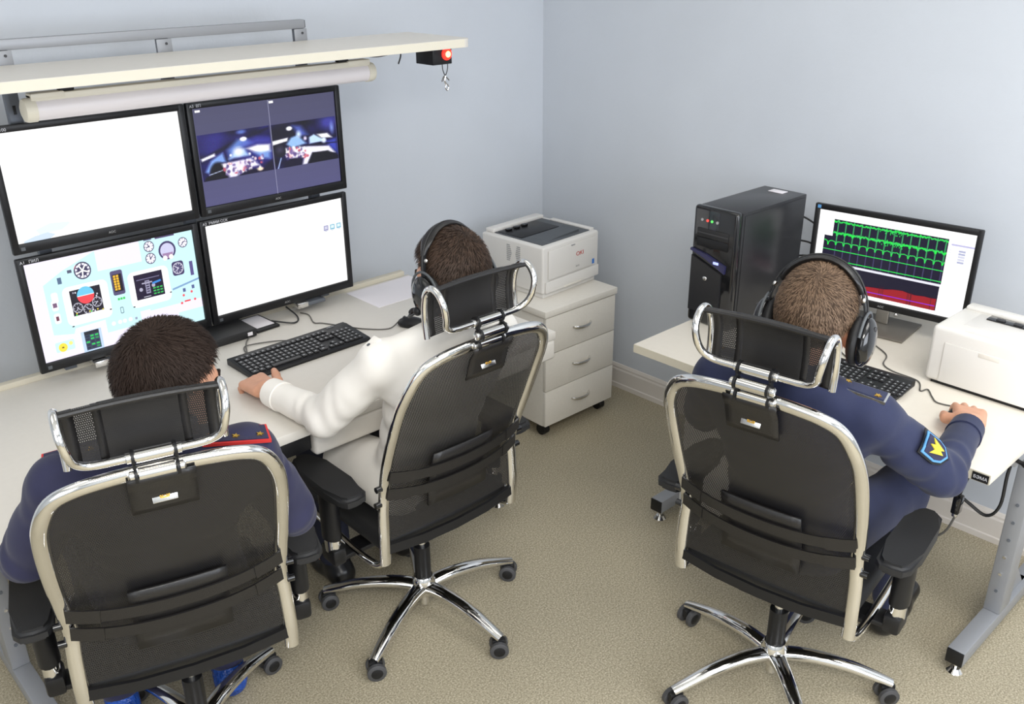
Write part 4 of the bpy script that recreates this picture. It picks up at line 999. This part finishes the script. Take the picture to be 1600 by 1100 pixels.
    # ---- hair: cap that sinks into the skin at the hairline, plus short strands
    bm = B(); bmesh.ops.create_icosphere(bm, subdivisions=5, radius=1)
    for v in bm.verts:
        c = v.co.copy(); off = hair_off(c)*J.get('hthick', 1)
        nz = .0016*mnoise.noise(c*9) if off > .004 else 0
        p = Vector((c.x*SKR.x, c.y*SKR.y, c.z*SKR.z)); v.co = hp(*(SKC+p+c*(off+nz)))
    bmesh.ops.delete(bm, geom=[f for f in bm.faces if all((hair_off(Vector(((R3.inverted() @ (v.co-hp(*SKC)))[k]/SKR[k] for k in range(3))).normalized()) < -.005) for v in f.verts)], context='FACES')
    hcap = obj('hair', bm, hair[0], t, angle=180)
    bm = B(); rnd = random.Random(idx+11); crown = Vector((.12, -.62, .78)).normalized(); cnt = 0
    while cnt < 7000:
        c = Vector((rnd.gauss(0, 1), rnd.gauss(0, 1), rnd.gauss(0, 1))).normalized(); off = hair_off(c)*J.get('hthick', 1)
        if off < .0012: continue
        cnt += 1
        away = (c-crown); away = (away-c*away.dot(c)); sw = c.cross(away)
        dr = (away.normalized()+sw.normalized()*.55*max(0, 1-(c-crown).length*1.1)+Vector((rnd.gauss(0, .22), rnd.gauss(0, .22), rnd.gauss(0, .22)))).normalized()
        dr = (dr-c*dr.dot(c)).normalized(); ln = J.get('hlen', .013)*rnd.uniform(.6, 1.2)*min(1, off/.009+.25)
        p0 = SKC+Vector((c.x*SKR.x, c.y*SKR.y, c.z*SKR.z))+c*(off-.002); sd = c.cross(dr)*.0008
        pm = p0+dr*ln*.5+c*ln*.26; p1 = p0+dr*ln+c*ln*.24
        a = [bm.verts.new(hp(*q)) for q in (p0-sd, p0+sd, pm+sd*.9, pm-sd*.9, p1)]
        mi = rnd.choice((0, 0, 1)); f1 = bm.faces.new(a[:4]); f2 = bm.faces.new((a[3], a[2], a[4])); f1.material_index = f2.material_index = mi
    st = obj('hair_strands', bm, hair[1], hcap); st.data.materials.append(MATS[hair[0]]); st['kind'] = 'stuff'
    # ---- clothing
    bm = Field(.016); torso(bm, .002)
    for s in 'LR':
        cw = V('W'+s); ce = V('E'+s); cu = cw+(ce-cw).normalized()*J.get('cuff', .042)
        cu = cu+(ce-cw).normalized()*.040
        chain(bm, [V('S'+s), V('E'+s), cu], [.062, .052, .042]); cone(bm, (V('S'+s)+V('E'+s))/2, .060, V('E'+s), .052)
        if J.get('skirt'): cone(bm, V('H'+s), .105, V('H'+s)*.45+V('K'+s)*.55, .088)
    foci = []
    for s in 'LR':
        foci.append((V('E'+s), .16, (V('W'+s)-V('S'+s)).normalized())); foci.append((V('S'+s)+Vector((0, .03, -.05)), .13, Vector((.3, .5, -.8)).normalized()))
    jk = remesh('jacket' if not J.get('skirt') else 'coat', bm, cloth, t, .007, 2, fold(J.get('fold', .0045), foci))
    bm = B(); ring = [hp(0, 0, 0)]
    cpts = [nb+Vector((.072*math.cos(a), .066*math.sin(a)-.006, .012-.018*math.sin(a))) for a in [2*PI*k/20 for k in range(20)]]
    sweep(bm, cpts, .007, .022, n=10, ref=(0, -.2, 1), closed=True); obj('collar', bm, cloth, jk)
    for s in 'LR':
        cw = V('W'+s); ce = V('E'+s); a = (ce-cw).normalized(); bm = B()
        cf = J.get('cuff', .042)-.012; sweep(bm, [cw+a*cf, cw+a*(cf+.004), cw+a*(cf+.055)], [.038, .0425, .0455], n=24); obj('cuff', bm, cloth, jk)
    bm = Field(.03)
    ell(bm, pel+Vector((0, .01, -.03)), (.168, .12, .085))
    for s in 'LR': chain(bm, [V('H'+s), V('K'+s), V('A'+s)+Vector((0, 0, .02))], [.090, .070, .055])
    remesh('trousers', bm, trousers, t, .010, 2, fold(.004, []))
    for s in 'LR':
        bm = Field(.02); a, f = V('A'+s), V('F'+s); dv = (f-a); dv.z = 0; dv.normalize()
        hz = Vector((a.x, a.y, .045))-dv*.035; cone(bm, hz, .043, hz+dv*.11, .042); cone(bm, hz+dv*.10, .042, hz+dv*.215, .034); cone(bm, hz+Vector((0, 0, .01)), .042, Vector((a.x, a.y, .095)), .046)
        remesh('shoe', bm, shoes, t, .007, 2, None, .001)
    extras(t, jk, hp, R3, V)
    return t, Hm
def board_on(t, jk, a, b, wdt, face, edge, star, nrm=(0, 0, 1), stars=3):
    """epaulette from a (neck side) to b (shoulder tip)"""
    a, b = Vector(a), Vector(b); d = (b-a).normalized(); n = Vector(nrm); n = (n-d*n.dot(d)).normalized(); s = d.cross(n)
    M = Matrix((d, s, n)).transposed().to_4x4(); M.translation = a; L = (b-a).length
    def slab(name, o, z0, z1, m, x1):
        bm = B(); prism(bm, [(-o, -wdt*.42-o), (x1+o, -wdt/2-o), (x1+o, wdt/2+o), (-o, wdt*.42+o)], z0, z1, 'xy')
        for v in bm.verts: v.co = M @ v.co
        return obj(name, bm, m, jk, smooth=False)
    e = slab('epaulette', .004, -.004, .003, edge, L); slab('epaulette_face', -.001, .0031, .0055, face, L)
    for k in range(stars):
        bm = B(); r = .0085; pts = [(L*.30+k*L*.60/max(1, stars-1)*.95+(r if i % 2 == 0 else r*.45)*math.cos(PI*i/5), (.011 if k % 2 else -.009)+(r if i % 2 == 0 else r*.45)*math.sin(PI*i/5)) for i in range(10)]
        prism(bm, pts, .0055, .0085, 'xy')
        for v in bm.verts: v.co = M @ v.co
        obj('star', bm, star, jk, smooth=False)
    bm = B(); cyl(bm, M @ Vector((.012, 0, .005)), M @ Vector((.012, 0, .010)), .007, .005, n=12); obj('button', bm, star, jk)
def ex_first(t, jk, hp, R3, V):
    board_on(t, jk, (.100, -.222, 1.052), (.232, -.228, 1.034), .055, 'navy', 'red_cord', 'gold', (0, -.12, 1), 4)
    board_on(t, jk, (-.075, -.165, 1.058), (-.205, -.155, 1.040), .055, 'navy', 'red_cord', 'gold', (0, -.12, 1), 3)
def ex_white(t, jk, hp, R3, V):
    a = V('SL')
    bm = B(); bx(bm, -.024, .022, -.017, .017, -.003, .003, .002, M=Matrix.Translation(a+Vector((-.018, .01, .060))) @ Matrix.Rotation(-.5, 4, 'Y')); o = obj('shoulder_tab', bm, 'coat_white', jk)
    bm = B(); cyl(bm, a+Vector((-.028, .01, .056)), a+Vector((-.030, .01, .0605)), .005, n=12); obj('tab_button', bm, 'tray_grey', jk)
def ex_blue(t, jk, hp, R3, V):
    board_on(t, jk, (.090, -.128, 1.060), (.218, -.114, 1.044), .042, 'navy_blue', 'bright_metal', 'gold', (0, -.05, 1), 2)
    board_on(t, jk, (-.085, -.135, 1.064), (-.210, -.125, 1.052), .05, 'navy_blue', 'bright_metal', 'gold', (0, -.05, 1), 2)
    S, E_ = V('SR'), V('ER'); ax = (E_-S).normalized(); c = S+(E_-S)*.55; n = Vector((.55, -.55, .75)); n = (n-ax*n.dot(ax)).normalized(); s = ax.cross(n)
    def patch(name, hw, hl, rr, m, pts):
        bm = B(); rows = []
        G = 8
        for i in range(G+1):
            for j in range(G+1): pass
        vs_ = []
        for (u, v) in pts:
            a = u/rr; vs_.append(bm.verts.new(S+ax*((c-S).dot(ax)+v)+(n*math.cos(a)+s*math.sin(a))*rr))
        bm.faces.new(vs_); o = obj(name, bm, m, jk, smooth=False); md = o.modifiers.new('thickness', 'SOLIDIFY'); md.thickness = .003; md.offset = 0
        return o
    shield = lambda k: [(-.030*k, -.036*k), (-.015*k, -.038*k), (0, -.039*k), (.015*k, -.038*k), (.030*k, -.036*k), (.031*k, .012*k), (.022*k, .032*k), (0, .046*k), (-.022*k, .032*k), (-.031*k, .012*k)]
    patch('sleeve_patch', .03, .04, .0690, 'shoe', shield(1.12)); patch('patch_border', .03, .04, .0712, 'patch_blue', shield(.96)); patch('patch_field', .03, .04, .0730, 'navy', shield(.80))
    patch('patch_emblem', .03, .04, .0748, 'patch_yellow', [(-.020, -.016), (-.006, -.006), (0, -.022), (.006, -.006), (.020, -.016), (.012, .006), (.006, .024), (0, .012), (-.006, .024), (-.012, .006)])
def headset(label, Hm, idx, mic):
    x, y, th, _ = CH[idx]
    t = thing('headset', label, 'headphones', (x, y, 0), th)
    P = lambda a, b, c: Hm @ Vector((a, b, c)); R3 = Hm.to_3x3()
    arc = [P(.100*math.sin(a), -.016+.0*a, .018+.116*math.cos(a)) for a in [math.radians(-62+124*k/24) for k in range(25)]]
    bm = B(); sweep(bm, arc, [.006+.016*min(1, k/4, (24-k)/4) for k in range(25)], .0085, n=12, ref=(R3 @ Vector((0, 0, 1))).normalized()); b = obj('headband', bm, 'leather', t)
    bm = B(); full = [P(.108*math.sin(a), -.022, .018+.124*math.cos(a)) for a in [math.radians(-80+160*k/28) for k in range(29)]]
    sweep(bm, full, .0022, n=8); obj('spring_wire', bm, 'cable', t)
    for s in (-1, 1):
        bm = B(); ribbon(bm, [P(s*.088, -.018, .075), P(s*.099, -.018, .045), P(s*.106, -.017, .012)], .016, .004, R3 @ Vector((0, 1, 0))); y_ = obj('yoke', bm, 'black_plastic', t)
        bm = B(); ell(bm, P(s*.0955, -.030, .062), (.0045, .006, .006), R3); obj('pivot', bm, 'bright_metal', y_)
        bm = B(); ell(bm, P(s*.094, -.014, -.026), (.018, .042, .054), R3, 20, 14); obj('ear_cushion', bm, 'black_soft', t)
        bm = B(); ell(bm, P(s*.112, -.014, -.026), (.021, .041, .054), R3, 24, 16); c = obj('ear_cup', bm, 'black_gloss', t)
        bm = B(); sweep(bm, [P(s*.108, -.014+.046*math.cos(a), -.022+.060*math.sin(a)) for a in [math.radians(10+16*k) for k in range(11)]], .0035, n=8); obj('cup_yoke', bm, 'tray_grey', c)
        bm = B(); ell(bm, P(s*.128, -.020, .006), (.0035, .006, .006), R3); obj('cup_screw', bm, 'print_dark', c)
        bm = B(); ell(bm, P(s*.120, -.030, -.048), (.004, .005, .005), R3); obj('cup_rivet', bm, 'bright_metal', c)
    s = mic
    bm = B(); sweep(bm, spline([P(s*.118, 0, -.055), P(s*.120, .03, -.066), P(s*.105, .075, -.078), P(s*.06, .118, -.080)], 5), .0028, n=8); m_ = obj('mic_boom', bm, 'black_plastic', t)
    bm = B(); ell(bm, P(s*.045, .124, -.080), (.016, .009, .010), R3); obj('microphone', bm, 'black_soft', m_)
    bm = B(); ell(bm, P(s*.124, .012, -.058), (.010, .012, .012), R3); obj('mic_swivel', bm, 'black_plastic', t)
    bm = B(); sweep(bm, spline([P(s*.112, -.014, -.068), P(s*.115, -.01, -.10), P(s*.10, .012, -.118), P(s*.09, .02, -.15)], 5), .0022, n=6); obj('cord', bm, 'cable', t)
UPV = (0, 0, 1)
J1 = dict(head=(.066, -.115, 1.145), hyaw=-1.0, hpitch=-.34, hs=1.08, neck=(.02, -.195, 1.065), pelvis=(0, -.035, .56), waist=(0, -.075, .72), chest=(0, -.150, .90),
          SL=(-.185, -.160, .985), SR=(.190, -.205, .985), EL=(-.285, -.06, .775), ER=(.278, -.155, .775), WL=(-.20, .17, .802), WR=(.225, .105, .802),
          handL=((.4, .9, -.05), UPV, (1, 0, 0), .45), handR=((-.10, 1, -.05), UPV, (-1, 0, 0), .55),
          HL=(-.09, -.02, .545), HR=(.09, -.02, .545), KL=(-.17, .36, .53), KR=(.12, .36, .53), AL=(-.18, .23, .10), AR=(.11, .215, .10), FL=(-.18, .40, .04), FR=(.11, .39, .04), hlen=.024, hthick=1.15)
J2 = dict(head=(.066, -.115, 1.172), hyaw=.12, hpitch=-.26, hs=1.06, neck=(.03, -.165, 1.065), pelvis=(0, -.035, .56), waist=(0, -.075, .72), chest=(.005, -.135, .90),
          SL=(-.175, -.115, .985), SR=(.195, -.150, .985), EL=(-.288, .015, .815), ER=(.275, .0, .80), WL=(-.322, .290, .812), WR=(.20, .24, .812),
          handL=((.05, 1, -.06), (-.15, 0, 1), (1, 0, 0), (.95, .95, 1.0, 1.05), (.35, .9, .12)), handR=((-.2, 1, -.05), UPV, (-1, 0, 0), .5),
          HL=(-.09, -.02, .545), HR=(.09, -.02, .545), KL=(-.13, .37, .53), KR=(.13, .37, .53), AL=(-.13, .33, .10), AR=(.13, .33, .10), FL=(-.13, .50, .04), FR=(.13, .50, .04), skirt=True, hlen=.020, fold=.003)
J3 = dict(head=(.030, -.100, 1.190), hyaw=.06, hpitch=-.22, hs=1.08, neck=(.02, -.145, 1.07), pelvis=(0, -.03, .56), waist=(0, -.07, .72), chest=(.005, -.130, .90),
          SL=(-.190, -.130, .985), SR=(.190, -.110, .985), EL=(-.29, .01, .80), ER=(.335, .035, .815), WL=(-.19, .27, .812), WR=(.322, .338, .825),
          handL=((.3, 1, -.05), UPV, (1, 0, 0), .5), handR=((-.26, 1, -.10), (0, .1, 1), (-1, 0, 0), (.34, .32, .36, .40), (-.30, .9, -.30)),
          HL=(-.09, -.02, .545), HR=(.09, -.02, .545), KL=(-.14, .40, .53), KR=(.17, .40, .53), AL=(-.14, .42, .10), AR=(.19, .44, .10), FL=(-.14, .58, .04), FR=(.20, .60, .04), hlen=.015, hthick=.85)
p1, H1 = person(0, 'one', 'person in a dark navy uniform with red-edged epaulettes leaning over the long desk', J1, 'navy', ('hair_dark', 'strand_dark'), 1, 'navy', 'shoe_cover', ex_first)
p2_, H2 = person(1, 'two', 'person in a white coat and headset with one hand on the keyboard', J2, 'coat_white', ('hair_mid', 'strand_mid'), 1, 'trouser_dark', 'shoe', ex_white)
p3, H3 = person(2, 'three', 'person in a blue uniform and headset with one hand on a mouse', J3, 'navy_blue', ('hair_brown', 'strand_brown'), 1, 'navy_blue', 'shoe', ex_blue)
headset('black headset with microphone boom worn by the person in the white coat', H2, 1, -1)
headset('black headset with microphone boom worn by the person in the blue uniform', H3, 2, -1)
